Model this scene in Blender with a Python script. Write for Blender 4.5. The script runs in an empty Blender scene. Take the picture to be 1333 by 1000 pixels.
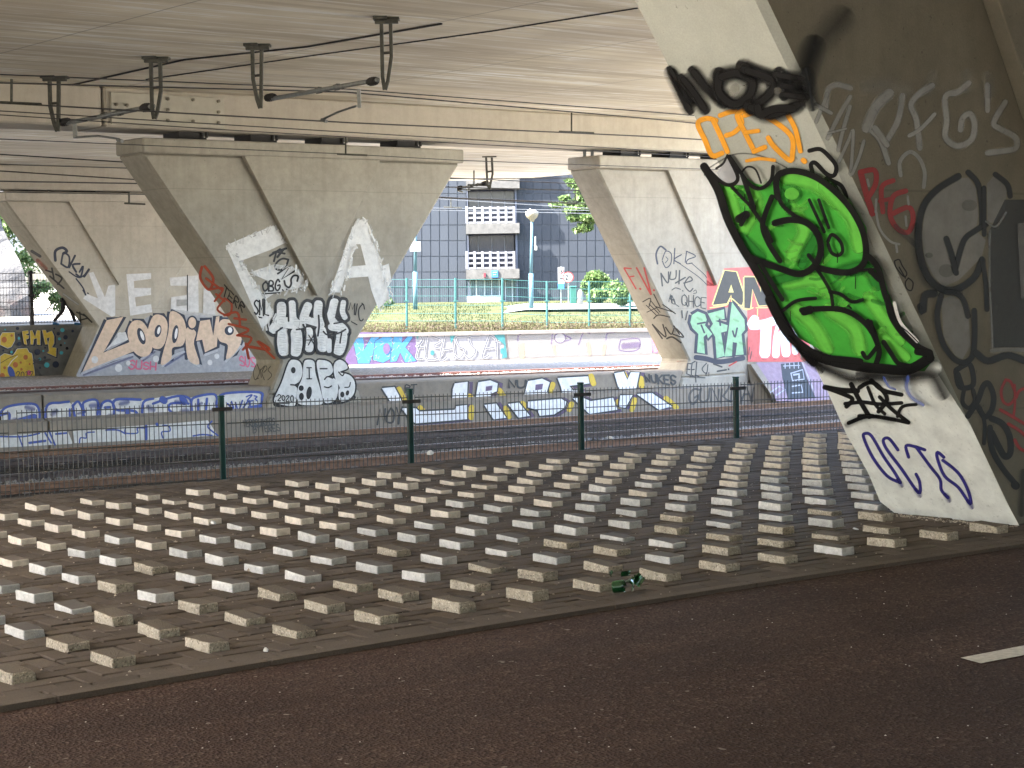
import bpy, bmesh, math, random
import numpy as np
from mathutils import Vector, Matrix
from mathutils.geometry import tessellate_polygon
random.seed(7); rng = np.random.default_rng(7)
sc = bpy.context.scene
COL = sc.collection
# ------------------------------------------------------------------ camera
# world: X runs along the railway (to the right and away), Y away from the road, Z up; brick paving at z = 0
FPX, IW, IH = 2300.0, 1333.0, 1000.0
PHI, PITCH, ROLL = math.radians(39), math.radians(3.53), math.radians(1.0)
EYE = np.array([0, 0, 1.68])
_s, _c = math.sin(PHI), math.cos(PHI)
FH = np.array([_s, _c, 0.0]); RT = np.array([_c, -_s, 0.0]); ZZ = np.array([0, 0, 1.0])
FW = FH*math.cos(PITCH) - ZZ*math.sin(PITCH)
_up = FH*math.sin(PITCH) + ZZ*math.cos(PITCH)
CR = RT*math.cos(ROLL) - _up*math.sin(ROLL)
CU = RT*math.sin(ROLL) + _up*math.cos(ROLL)
cam = bpy.data.cameras.new('camera'); camo = bpy.data.objects.new('camera', cam); COL.objects.link(camo)
cam.sensor_fit = 'HORIZONTAL'; cam.sensor_width = 36; cam.lens = FPX/IW*36
cam.clip_start = 0.1; cam.clip_end = 3000
M = Matrix([[CR[i], CU[i], -FW[i], EYE[i]] for i in range(3)] + [[0, 0, 0, 1]])
camo.matrix_world = M
sc.camera = camo
# ------------------------------------------------------------------ light
SUN_EL, SUN_AZ = math.radians(50), math.radians(160)      # azimuth of the sun measured in XY from +X
SKY_STRENGTH, SUN_STRENGTH, EXPOSURE = 0.15, 5.0, 3.52
w = bpy.data.worlds.new('World'); sc.world = w; w.use_nodes = True
nt = w.node_tree; bg = nt.nodes['Background']
sky = nt.nodes.new('ShaderNodeTexSky'); sky.sky_type = 'NISHITA'; sky.sun_disc = False
sky.sun_elevation = SUN_EL
sky.sun_rotation = math.pi/2 - SUN_AZ
sky.air_density = 1.0; sky.dust_density = 3.0; sky.ozone_density = 1.0
nt.links.new(sky.outputs[0], bg.inputs[0]); bg.inputs[1].default_value = SKY_STRENGTH
sl = bpy.data.lights.new('sun', 'SUN'); so = bpy.data.objects.new('sun', sl); COL.objects.link(so)
sl.energy = SUN_STRENGTH; sl.angle = math.radians(0.5); sl.color = (1.0, 0.95, 0.88)
sd = Vector((math.cos(SUN_EL)*math.cos(SUN_AZ), math.cos(SUN_EL)*math.sin(SUN_AZ), math.sin(SUN_EL)))
so.rotation_euler = sd.to_track_quat('Z', 'Y').to_euler(); so.location = (0, 0, 60)
sc.view_settings.view_transform = 'Standard'; sc.view_settings.look = 'None'
sc.view_settings.exposure = EXPOSURE; sc.view_settings.gamma = 1
sc.cycles.transparent_max_bounces = 40; sc.cycles.max_bounces = 10; sc.cycles.diffuse_bounces = 7
sc.cycles.use_denoising = True

# ------------------------------------------------------------------ projection helpers (photo pixel -> point on a real surface)
def ray(x, y): return CR*(x-IW/2)/FPX - CU*(y-IH/2)/FPX + FW
def on_plane(x, y, p0, n):
    d = ray(x, y); n = np.asarray(n, float); t = np.dot(np.asarray(p0)-EYE, n)/np.dot(d, n); return EYE + d*t
def onz(x, y, z): return on_plane(x, y, (0, 0, z), (0, 0, 1))
def onv(x, y, v): return on_plane(x, y, (0, v, 0), (0, 1, 0))
def cp(x, y, D):
    d = ray(x, y); return EYE + d*(D/np.dot(d, FH))
def proj(P):
    P = np.asarray(P, float)-EYE; d = P @ FW
    return IW/2+FPX*(P @ CR)/d, IH/2-FPX*(P @ CU)/d, d

# ------------------------------------------------------------------ objects
ORIG = {}
def tag(o, label=None, cat=None, group=None, kind=None):
    if label: o['label'] = label
    if cat: o['category'] = cat
    if group: o['group'] = group
    if kind: o['kind'] = kind
    return o
def thing(name, loc, label, cat, group=None):
    o = bpy.data.objects.new(name, None); COL.objects.link(o); o.location = loc; o.empty_display_size = .2
    ORIG[o.name] = np.array(loc, float)
    return tag(o, label, cat, group)
class MB:
    def __init__(s): s.v = []; s.f = []; s.m = []; s.att = None
    def add(s, vs, fs, mi=0):
        b = len(s.v); s.v += [tuple(map(float, p)) for p in vs]
        for f in fs: s.f.append(tuple(b+i for i in f)); s.m.append(mi)
        return s
    def box(s, x0, y0, z0, x1, y1, z1, mi=0):
        v = [(x, y, z) for z in (z0, z1) for y in (y0, y1) for x in (x0, x1)]
        return s.add(v, [(0, 2, 3, 1), (4, 5, 7, 6), (0, 1, 5, 4), (2, 6, 7, 3), (0, 4, 6, 2), (1, 3, 7, 5)], mi)
    def fbox(s, o, ax, ay, az, r, mi=0):      # box in an oriented frame, r = x0,x1,y0,y1,z0,z1
        o, ax, ay, az = [np.asarray(q, float) for q in (o, ax, ay, az)]
        v = [o+ax*x+ay*y+az*z for z in r[4:6] for y in r[2:4] for x in r[0:2]]
        return s.add(v, [(0, 2, 3, 1), (4, 5, 7, 6), (0, 1, 5, 4), (2, 6, 7, 3), (0, 4, 6, 2), (1, 3, 7, 5)], mi)
    def prism(s, poly, y0, y1, mi=0):         # polygon in XZ (counter-clockwise seen from -Y) extruded along Y
        n = len(poly)
        v = [(x, y0, z) for x, z in poly]+[(x, y1, z) for x, z in poly]
        f = [tuple(range(n)), tuple(range(2*n-1, n-1, -1))]
        f += [(i, i+n, (i+1) % n+n, (i+1) % n) for i in range(n)]
        return s.add(v, f, mi)
    def tube(s, pts, r, n=6, mi=0, caps=True):
        pts = [np.asarray(p, float) for p in pts]
        rr = r if hasattr(r, '__len__') else [r]*len(pts)
        rings = []; prev = None
        for i, p in enumerate(pts):
            t = pts[min(i+1, len(pts)-1)]-pts[max(i-1, 0)]; t = t/(np.linalg.norm(t)+1e-9)
            a = np.array([0, 0, 1.]) if abs(t[2]) < .9 else np.array([1., 0, 0])
            if prev is not None: a = prev
            x = np.cross(a, t); x /= np.linalg.norm(x)+1e-9; y = np.cross(t, x); prev = y
            rings.append([p+rr[i]*(math.cos(2*math.pi*k/n)*x+math.sin(2*math.pi*k/n)*y) for k in range(n)])
        b = len(s.v)
        vs = [q for r_ in rings for q in r_]
        fs = [(i*n+k, i*n+(k+1) % n, (i+1)*n+(k+1) % n, (i+1)*n+k) for i in range(len(pts)-1) for k in range(n)]
        if caps: fs += [tuple(range(n-1, -1, -1)), tuple((len(pts)-1)*n+k for k in range(n))]
        return s.add(vs, fs, mi)
    def build(s, name, mats, parent=None, smooth=False, bevel=0, seg=1):
        me = bpy.data.meshes.new(name)
        o = bpy.data.objects.new(name, me); COL.objects.link(o)
        off = np.zeros(3)
        if parent is not None: off = ORIG[parent.name]; o.parent = parent
        v = np.array(s.v, float)-off if s.v else np.zeros((0, 3))
        me.from_pydata(v.tolist(), [], s.f); me.update()
        ms = mats if isinstance(mats, (list, tuple)) else [mats]
        for m_ in ms: me.materials.append(m_)
        if len(ms) > 1: me.polygons.foreach_set('material_index', s.m)
        if bevel:
            bm = bmesh.new(); bm.from_mesh(me)
            bmesh.ops.bevel(bm, geom=[e for e in bm.edges if len(e.link_faces) == 2 and e.calc_face_angle(0) > .3], offset=bevel, segments=seg, affect='EDGES', clamp_overlap=True)
            bm.to_mesh(me); bm.free()
        if smooth: me.polygons.foreach_set('use_smooth', [True]*len(me.polygons))
        ORIG[o.name] = off if parent is not None else np.zeros(3)
        return o
def struct(name, mb, mat, kind='structure', **k):
    o = mb.build(name, mat, **k); o['kind'] = kind; return o
def single(name, mb, mat, label, cat, group=None, **k):   # a thing that is one mesh, origin moved to its base
    o = mb.build(name, mat, **k)
    co = np.array([v.co for v in o.data.vertices]); c = co.mean(0); c[2] = co[:, 2].min()
    o.data.transform(Matrix.Translation(-Vector(c))); o.location = c; ORIG[o.name] = c
    return tag(o, label, cat, group)
def copy_tree(o, loc):
    c = o.copy(); COL.objects.link(c); c.location = loc; ORIG[c.name] = np.array(loc, float)
    for ch in o.children:
        d = ch.copy(); COL.objects.link(d); d.parent = c
        for g in ch.children:
            e = g.copy(); COL.objects.link(e); e.parent = d
    return c

# ------------------------------------------------------------------ materials
class NT:
    def __init__(s, name):
        s.m = bpy.data.materials.new(name); s.m.use_nodes = True; s.t = s.m.node_tree; s.n = s.t.nodes
        s.b = s.n['Principled BSDF']; s.out = s.n['Material Output']
    def new(s, t, **k):
        q = s.n.new(t)
        for a, b in k.items(): setattr(q, a, b)
        return q
    def link(s, a, b): s.t.links.new(a, b)
    def pos(s, scale=(1, 1, 1), obj=False):
        g = s.new('ShaderNodeTexCoord').outputs['Object'] if obj else s.new('ShaderNodeNewGeometry').outputs['Position']
        mp = s.new('ShaderNodeMapping'); mp.inputs['Scale'].default_value = scale; s.link(g, mp.inputs[0]); return mp.outputs[0]
    def noise(s, vec, scale, detail=4, rough=.55, dist=0):
        q = s.new('ShaderNodeTexNoise'); q.inputs['Scale'].default_value = scale; q.inputs['Detail'].default_value = detail
        q.inputs['Roughness'].default_value = rough; q.inputs['Distortion'].default_value = dist; s.link(vec, q.inputs['Vector']); return q.outputs['Fac']
    def ramp(s, fac, stops):
        q = s.new('ShaderNodeValToRGB'); e = q.color_ramp.elements
        while len(e) < len(stops): e.new(.5)
        for el, (p, c) in zip(e, stops):
            el.position = p; el.color = (c, c, c, 1) if not hasattr(c, '__len__') else (*c, 1)
        s.link(fac, q.inputs[0]); return q.outputs[0]
    def mix(s, fac, a, b, mode='MIX'):
        q = s.new('ShaderNodeMix', data_type='RGBA', blend_type=mode)
        if isinstance(fac, float): q.inputs[0].default_value = fac
        else: s.link(fac, q.inputs[0])
        for k, x in ((6, a), (7, b)):
            if hasattr(x, 'is_output'): s.link(x, q.inputs[k])
            else: q.inputs[k].default_value = (*x, 1)
        return q.outputs[2]
    def bump(s, h, st=.3, dist=.02):
        q = s.new('ShaderNodeBump'); q.inputs['Strength'].default_value = st; q.inputs['Distance'].default_value = dist
        s.link(h, q.inputs['Height']); s.link(q.outputs[0], s.b.inputs['Normal'])
    def done(s, col, rough=.8, metal=0, spec=.5):
        if hasattr(col, 'is_output'): s.link(col, s.b.inputs['Base Color'])
        else: s.b.inputs['Base Color'].default_value = (*col, 1)
        s.b.inputs['Roughness'].default_value = rough; s.b.inputs['Metallic'].default_value = metal
        s.b.inputs['Specular IOR Level'].default_value = spec
        return s.m
def plain(name, col, rough=.7, metal=0, var=.25, scale=6, bump=0, spec=.5):
    t = NT(name); p = t.pos()
    f = t.noise(p, scale, 5, .6)
    lo = tuple(c*(1-var) for c in col); hi = tuple(min(1, c*(1+var)) for c in col)
    c = t.ramp(f, [(.3, lo), (.7, hi)])
    if bump: t.bump(t.noise(p, scale*8, 4), bump, .01)
    return t.done(c, rough, metal, spec)
def concrete(name, base, dark, stain=.5, joints=True, vstreak=True, fine=1.0, rough=.85):
    t = NT(name); p = t.pos()
    big = t.noise(p, .55, 6, .62, .4)
    c = t.mix(t.ramp(big, [(.36, 0.), (.68, 1.)]), dark, base)
    mott = t.noise(p, 5, 8, .7)
    c = t.mix(stain*.75, c, t.mix(t.ramp(mott, [(.3, 0.), (.62, 1.)]), tuple(x*.72 for x in dark), base))
    if vstreak:
        st = t.noise(t.pos((2.2, 2.2, .12)), 2.6, 5, .6)
        c = t.mix(t.ramp(st, [(.45, 0.), (.72, stain*.5)]), c, tuple(x*.62 for x in dark))
    pits = t.noise(p, 26, 2, .5)
    c = t.mix(t.ramp(pits, [(.71, 0.), (.76, .6)]), c, tuple(x*.35 for x in dark))
    gr = t.noise(p, 90*fine, 3, .6)
    c = t.mix(t.ramp(gr, [(.3, .25), (.7, 0.)]), c, tuple(x*.55 for x in dark))
    if joints:                                   # formwork lift lines
        sp = t.new('ShaderNodeSeparateXYZ'); t.link(t.pos(), sp.inputs[0])
        z = t.new('ShaderNodeMath', operation='ADD'); t.link(sp.outputs[2], z.inputs[0]); z.inputs[1].default_value = 10.63
        md = t.new('ShaderNodeMath', operation='MODULO'); t.link(z.outputs[0], md.inputs[0]); md.inputs[1].default_value = 1.42
        lt = t.new('ShaderNodeMath', operation='LESS_THAN'); t.link(md.outputs[0], lt.inputs[0]); lt.inputs[1].default_value = .014
        ml = t.new('ShaderNodeMath', operation='MULTIPLY'); t.link(lt.outputs[0], ml.inputs[0]); ml.inputs[1].default_value = .35
        c = t.mix(ml.outputs[0], c, tuple(x*.5 for x in dark))
    h = t.mix(.5, mott, gr)
    t.bump(h, .25, .012)
    return t.done(c, rough, 0, .35)
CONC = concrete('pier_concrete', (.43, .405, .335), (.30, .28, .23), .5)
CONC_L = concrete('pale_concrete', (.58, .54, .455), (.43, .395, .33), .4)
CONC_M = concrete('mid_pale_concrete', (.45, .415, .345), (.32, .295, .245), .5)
CONC_E = concrete('lit_end_concrete', (.45, .465, .42), (.37, .378, .335), .3, joints=False)  # lighter copy for the near pier's end, its light put into the colour
CONC_W = concrete('wall_concrete', (.35, .305, .245), (.24, .21, .17), .5, joints=False)
def soffit_mat():
    t = NT('soffit_concrete')
    p = t.pos()
    st = t.noise(t.pos((.07, 1.3, 1)), 1.3, 7, .66, .5)
    base, dk = (.79, .735, .595), (.57, .51, .39)
    c = t.mix(t.ramp(st, [(.40, 0.), (.56, 1.)]), dk, base)
    st2 = t.noise(t.pos((.17, 3.0, 1)), 1.6, 6, .72, .4)
    c = t.mix(t.ramp(st2, [(.52, 0.), (.58, 1.)]), c, (.90, .89, .84))
    big = t.noise(p, .35, 4, .55)
    c = t.mix(t.ramp(big, [(.4, .5), (.66, 0.)]), c, (.47, .41, .325))
    sp = t.new('ShaderNodeSeparateXYZ'); t.link(p, sp.inputs[0])
    br = t.new('ShaderNodeMath', operation='MODULO'); t.link(sp.outputs[0], br.inputs[0]); br.inputs[1].default_value = 4.1
    lt = t.new('ShaderNodeMath', operation='LESS_THAN'); t.link(br.outputs[0], lt.inputs[0]); lt.inputs[1].default_value = .03
    ml = t.new('ShaderNodeMath', operation='MULTIPLY'); t.link(lt.outputs[0], ml.inputs[0]); ml.inputs[1].default_value = .55
    c = t.mix(ml.outputs[0], c, (.13, .11, .09))
    t.bump(st, .2, .02)
    return t.done(c, .85, 0, .3)
SOFFIT = soffit_mat()
BEAM = concrete('beam_concrete', (.50, .462, .385), (.40, .365, .30), .4, joints=False)
def asphalt():
    t = NT('asphalt'); p = t.pos()
    vo = t.new('ShaderNodeTexVoronoi'); vo.inputs['Scale'].default_value = 72; t.link(p, vo.inputs['Vector'])
    n = t.noise(p, 70, 3, .7)
    big = t.noise(p, .9, 5, .6)
    c = t.mix(t.ramp(big, [(.35, 0.), (.65, 1.)]), (.053, .0315, .0235), (.074, .047, .0355))
    sepc = t.new('ShaderNodeSeparateColor'); t.link(vo.outputs['Color'], sepc.inputs[0])
    c = t.mix(t.ramp(sepc.outputs[0], [(.0, 0.), (.74, .0), (1., .35)]), c, (.21, .165, .14))
    c = t.mix(t.ramp(sepc.outputs[1], [(.0, .7), (.35, 0.)]), c, (.022, .015, .012))
    rare = t.noise(p, 23, 1, .3)
    c = t.mix(t.ramp(rare, [(.78, 0.), (.80, .9)]), c, (.25, .22, .19))
    lg = t.noise(t.pos((.25, 1.6, 1)), 1.1, 5, .6)          # long worn wheel tracks and stains
    c = t.mix(t.ramp(lg, [(.38, .35), (.62, 0.)]), c, (.022, .016, .014))
    t.bump(t.mix(.45, vo.outputs['Distance'], n), 1, .016)
    return t.done(c, .9, 0, .12)
ASPHALT = asphalt()
def paver_mat():
    t = NT('paving_brick'); p = t.pos()
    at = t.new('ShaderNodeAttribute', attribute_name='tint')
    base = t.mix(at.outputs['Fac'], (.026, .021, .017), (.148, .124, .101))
    n = t.noise(p, 1.3, 6, .65)
    c = t.mix(t.ramp(n, [(.35, .6), (.62, 0.)]), base, (.082, .065, .051))
    g = t.noise(p, 130, 3, .7)
    c = t.mix(t.ramp(g, [(.3, .5), (.65, 0.)]), c, (.04, .033, .028))
    t.bump(g, .45, .006)
    return t.done(c, .92, 0, .12)
PAVER = paver_mat()
def block_mat(name, a, b, top, coarse):
    t = NT(name)
    oi = t.new('ShaderNodeObjectInfo')
    oc = t.new('ShaderNodeTexCoord').outputs['Object']
    ad = t.new('ShaderNodeVectorMath', operation='ADD'); t.link(oc, ad.inputs[0])
    cb = t.new('ShaderNodeCombineXYZ')
    for i in range(3): t.link(oi.outputs['Random'], cb.inputs[i])
    sc_ = t.new('ShaderNodeVectorMath', operation='SCALE'); t.link(cb.outputs[0], sc_.inputs[0]); sc_.inputs['Scale'].default_value = 37
    t.link(sc_.outputs[0], ad.inputs[1]); v = ad.outputs[0]
    c = t.mix(oi.outputs['Random'], a, b)
    n = t.noise(v, 22, 6, .7)
    c = t.mix(t.ramp(n, [(.35, .55), (.6, 0.)]), c, tuple(x*.55 for x in a))
    vo = t.new('ShaderNodeTexVoronoi'); vo.inputs['Scale'].default_value = 130 if coarse else 260; t.link(v, vo.inputs['Vector'])
    sp = t.new('ShaderNodeSeparateColor'); t.link(vo.outputs['Color'], sp.inputs[0])
    c = t.mix(t.ramp(sp.outputs[0], [(.0, .75 if coarse else .25), (.25, 0.)]), c, tuple(x*.3 for x in a))
    c = t.mix(t.ramp(sp.outputs[1], [(.8, 0.), (1., .7 if coarse else .3)]), c, tuple(min(.8, x*1.35) for x in b))
    # street dirt on the upward face, darkened further to paint in its shade
    g = t.new('ShaderNodeNewGeometry'); s2 = t.new('ShaderNodeSeparateXYZ'); t.link(g.outputs['True Normal'], s2.inputs[0])
    c = t.mix(t.ramp(s2.outputs[2], [(.80, 0.), (.97, .93)]), c, top)
    t.bump(vo.outputs['Distance'] if coarse else n, .9 if coarse else .4, .008)
    return t.done(c, .9, 0, .3)
BLOCK_TAN = block_mat('coarse_tan_block', (.36, .32, .25), (.46, .415, .33), (.095, .075, .054), True)
BLOCK_GREY = block_mat('grey_block', (.40, .405, .39), (.60, .595, .565), (.066, .055, .046), False)
BLOCK_CREAM = block_mat('cream_block', (.54, .49, .41), (.68, .62, .53), (.074, .058, .047), False)
def ballast(name, a, b, scale=22):
    t = NT(name); p = t.pos()
    vo = t.new('ShaderNodeTexVoronoi'); vo.inputs['Scale'].default_value = scale; t.link(p, vo.inputs['Vector'])
    sp = t.new('ShaderNodeSeparateColor'); t.link(vo.outputs['Color'], sp.inputs[0])
    c = t.ramp(sp.outputs[0], [(0., a), (.75, a), (1., b)])
    t.bump(vo.outputs['Distance'], 1, .05)
    return t.done(c, .9, 0, .3)
BALLAST = ballast('ballast_dark', (.031, .021, .014), (.15, .118, .088))
BALLAST_L = ballast('ballast_pale', (.26, .235, .21), (.52, .48, .44), 16)
STONE = plain('ballast_stone', (.22, .205, .185), .8, 0, .9, 40)
STEEL_RUST = plain('rusty_rail_steel', (.17, .095, .055), .75, .0, .4, 9, .3)
RAIL_DARK = plain('rail_dark', (.075, .055, .048), .6, .2, .4, 9, .2)
RAIL_TOP = plain('rail_polished', (.35, .32, .31), .35, .8, .2, 3)
FENCE_GREEN = plain('fence_green', (.012, .055, .050), .45, 0, .15, 5)
WIRE_GREY = plain('fence_wire', (.055, .055, .047), .5, .3, .15, 5)
STEEL_DARK = plain('bracket_steel', (.055, .055, .042), .6, .3, .4, 14, .2)
STEEL_GALV = plain('galvanised_steel', (.20, .21, .20), .45, .6, .2, 14)
CABLE = plain('cable', (.018, .016, .015), .6, 0, .1, 3)
RUBBER = plain('bearing_rubber', (.02, .018, .016), .7, 0, .2, 9)
WHITE = plain('road_paint', (.50, .49, .44), .75, 0, .25, 30, .3)
GRASS_M = plain('grass', (.10, .135, .035), .9, 0, .5, 3)
DRY = plain('dry_grass', (.30, .24, .12), .9, 0, .4, 3)
SOIL = plain('soil', (.14, .10, .07), .95, 0, .5, 2, .5)
ROAD_FAR = plain('far_road', (.10, .10, .10), .9, 0, .1, 2)
GROUND_M = plain('ground', (.22, .20, .17), .95, 0, .3, .3)
EMB = plain('embankment_soil', (.10, .085, .07), .95, 0, .4, 4, .5)
def leafm(name, a, b):
    t = NT(name)
    at = t.new('ShaderNodeAttribute', attribute_name='tint')
    c = t.mix(at.outputs['Fac'], a, b)
    t.done(c, .6, 0, .3)
    tr = t.new('ShaderNodeBsdfTranslucent'); t.link(c, tr.inputs[0])
    mx = t.new('ShaderNodeMixShader'); mx.inputs[0].default_value = .35
    t.link(t.b.outputs[0], mx.inputs[1]); t.link(tr.outputs[0], mx.inputs[2]); t.link(mx.outputs[0], t.out.inputs[0])
    return t.m
LEAF = leafm('leaf', (.035, .085, .025), (.09, .17, .05))
LEAF2 = leafm('leaf_bright', (.055, .105, .028), (.13, .185, .065))
BLADE = leafm('grass_blade', (.036, .045, .014), (.085, .078, .034))
BARK = plain('bark', (.09, .07, .05), .9, 0, .3, 6, .5)
# ------------------------------------------------------------------ graffiti: thin paint skins lying on the concrete
COLS = dict(k=(.006, .006, .0065), w=(.66, .66, .63), W=(.78, .78, .78), s=(.50, .51, .50), g=(.06, .40, .045), G=(.14, .55, .07), d=(.022, .20, .025),
            o=(.78, .34, .03), y=(.62, .44, .05), Y=(.72, .60, .22), b=(.03, .025, .20), B=(.06, .10, .36), r=(.42, .03, .03), R=(.55, .09, .04), p=(.66, .50, .37),
            n=(.028, .035, .06), c=(.03, .145, .29), t=(.08, .42, .46), v=(.14, .095, .17), l=(.24, .44, .27), q=(.60, .13, .13), u=(.30, .215, .26),
            e=(.20, .195, .175), f=(.045, .048, .05), h=(.37, .365, .345), i=(.42, .43, .46), m=(.62, .12, .22), a=(.52, .17, .05), A=(.68, .70, .66), x=(.20, .20, .20), j=(.145, .148, .165), T=(.02, .11, .12), z=(.09, .09, .085), Z=(.085, .055, .13), E=(.25, .19, .14))
_pm = {}
def paint(k):
    if k in _pm: return _pm[k]
    t = NT('spray_paint_'+{'k': 'black', 'w': 'white', 'g': 'green', 'o': 'orange', 'b': 'blue', 'r': 'red'}.get(k, 'colour'))
    p = t.pos(); c = COLS[k]
    n = t.noise(p, 7, 5, .65)
    col = t.ramp(n, [(.3, tuple(x*.82 for x in c)), (.7, tuple(min(.9, x*1.12) for x in c))])
    t.done(col, .55, 0, .4)
    at = t.new('ShaderNodeAttribute', attribute_name='alpha')
    wear = t.ramp(t.noise(p, 30, 6, .75), [(.27, .55 if k in 'wWseA' else .82), (.42, 1.)])
    mu = t.new('ShaderNodeMath', operation='MULTIPLY'); t.link(at.outputs['Fac'], mu.inputs[0]); t.link(wear, mu.inputs[1])
    tr = t.new('ShaderNodeBsdfTransparent'); mx = t.new('ShaderNodeMixShader')
    t.link(mu.outputs[0], mx.inputs[0]); t.link(tr.outputs[0], mx.inputs[1]); t.link(t.b.outputs[0], mx.inputs[2]); t.link(mx.outputs[0], t.out.inputs[0])
    _pm[k] = t.m; return t.m
def P(s):
    if not isinstance(s, str): return [tuple(map(float, q)) for q in s]
    return [tuple(map(float, q.split(','))) for q in s.split()]
def catmull(pts, closed=False, step=5):
    n = len(pts)
    if n < 3: return pts
    out = []
    rngi = range(n) if closed else range(n-1)
    for i in rngi:
        p0, p1, p2, p3 = [np.array(pts[(i+k) % n] if closed else pts[min(max(i+k, 0), n-1)]) for k in (-1, 0, 1, 2)]
        for j in range(step):
            t = j/step
            out.append(tuple(.5*((2*p1)+(-p0+p2)*t+(2*p0-5*p1+4*p2-p3)*t*t+(-p0+3*p1-3*p2+p3)*t**3)))
    if not closed: out.append(pts[-1])
    return out
FONT = {
 'A': '0,0 .5,1 1,0|.2,.4 .8,.4', 'B': '0,0 0,1 .7,.95 .75,.6 .1,.52 .85,.4 .8,.05 0,0', 'C': '.95,.8 .6,1 .1,.8 0,.4 .25,.03 .7,0 1,.2', 'D': '0,0 0,1 .7,.85 1,.5 .7,.1 0,0',
 'E': '.9,1 .05,.95 0,.5 0,.02 .95,0|0,.5 .7,.52', 'F': '0,0 .05,1 .9,1|0,.5 .7,.55', 'G': '.95,.85 .5,1 .05,.7 .05,.25 .5,0 .95,.2 .95,.45 .55,.45', 'H': '0,0 .05,1|.9,0 .9,1|0,.5 .9,.5',
 'I': '.3,0 .3,1', 'J': '.8,1 .8,.2 .4,0 .05,.2', 'K': '.05,0 .05,1|.9,1 .1,.5 .9,0', 'L': '.1,1 0,0 .9,.05', 'M': '0,0 .1,1 .5,.35 .9,1 1,0', 'N': '0,0 .05,1 .85,0 .95,1',
 'O': '.5,1 .05,.75 .05,.25 .5,0 .95,.25 .95,.75 .5,1', 'P': '0,0 .05,1 .8,.9 .8,.55 .05,.48', 'Q': '.5,1 .05,.75 .05,.25 .5,.05 .95,.25 .95,.75 .5,1|.6,.3 1,-.1', 'R': '0,0 .05,1 .8,.88 .75,.58 .1,.5 .9,0',
 'S': '.9,.85 .5,1 .1,.8 .25,.55 .8,.42 .9,.15 .45,0 .05,.15', 'T': '.5,0 .5,1|0,1 1,.97', 'U': '.05,1 .05,.25 .45,0 .9,.25 .95,1', 'V': '0,1 .45,0 1,1', 'W': '0,1 .25,0 .5,.7 .75,0 1,1',
 'X': '0,1 1,0|1,1 0,0', 'Y': '0,1 .5,.5 1,1|.5,.5 .45,0', 'Z': '0,1 .95,.97 .05,.03 1,0', '.': '.4,0 .5,.05', '!': '.4,1 .4,.3|.4,.05 .42,0', "'": '.4,1 .4,.75', '=': '0,.3 .9,.35|.1,.1 1,.15',
 '0': '.5,1 .1,.75 .1,.25 .5,0 .9,.25 .9,.75 .5,1', '1': '.2,.8 .5,1 .5,0', '2': '.05,.75 .4,1 .85,.75 .1,0 .95,.05', '3': '.1,.9 .8,.9 .4,.55 .9,.3 .5,0 .05,.1'}
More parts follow.
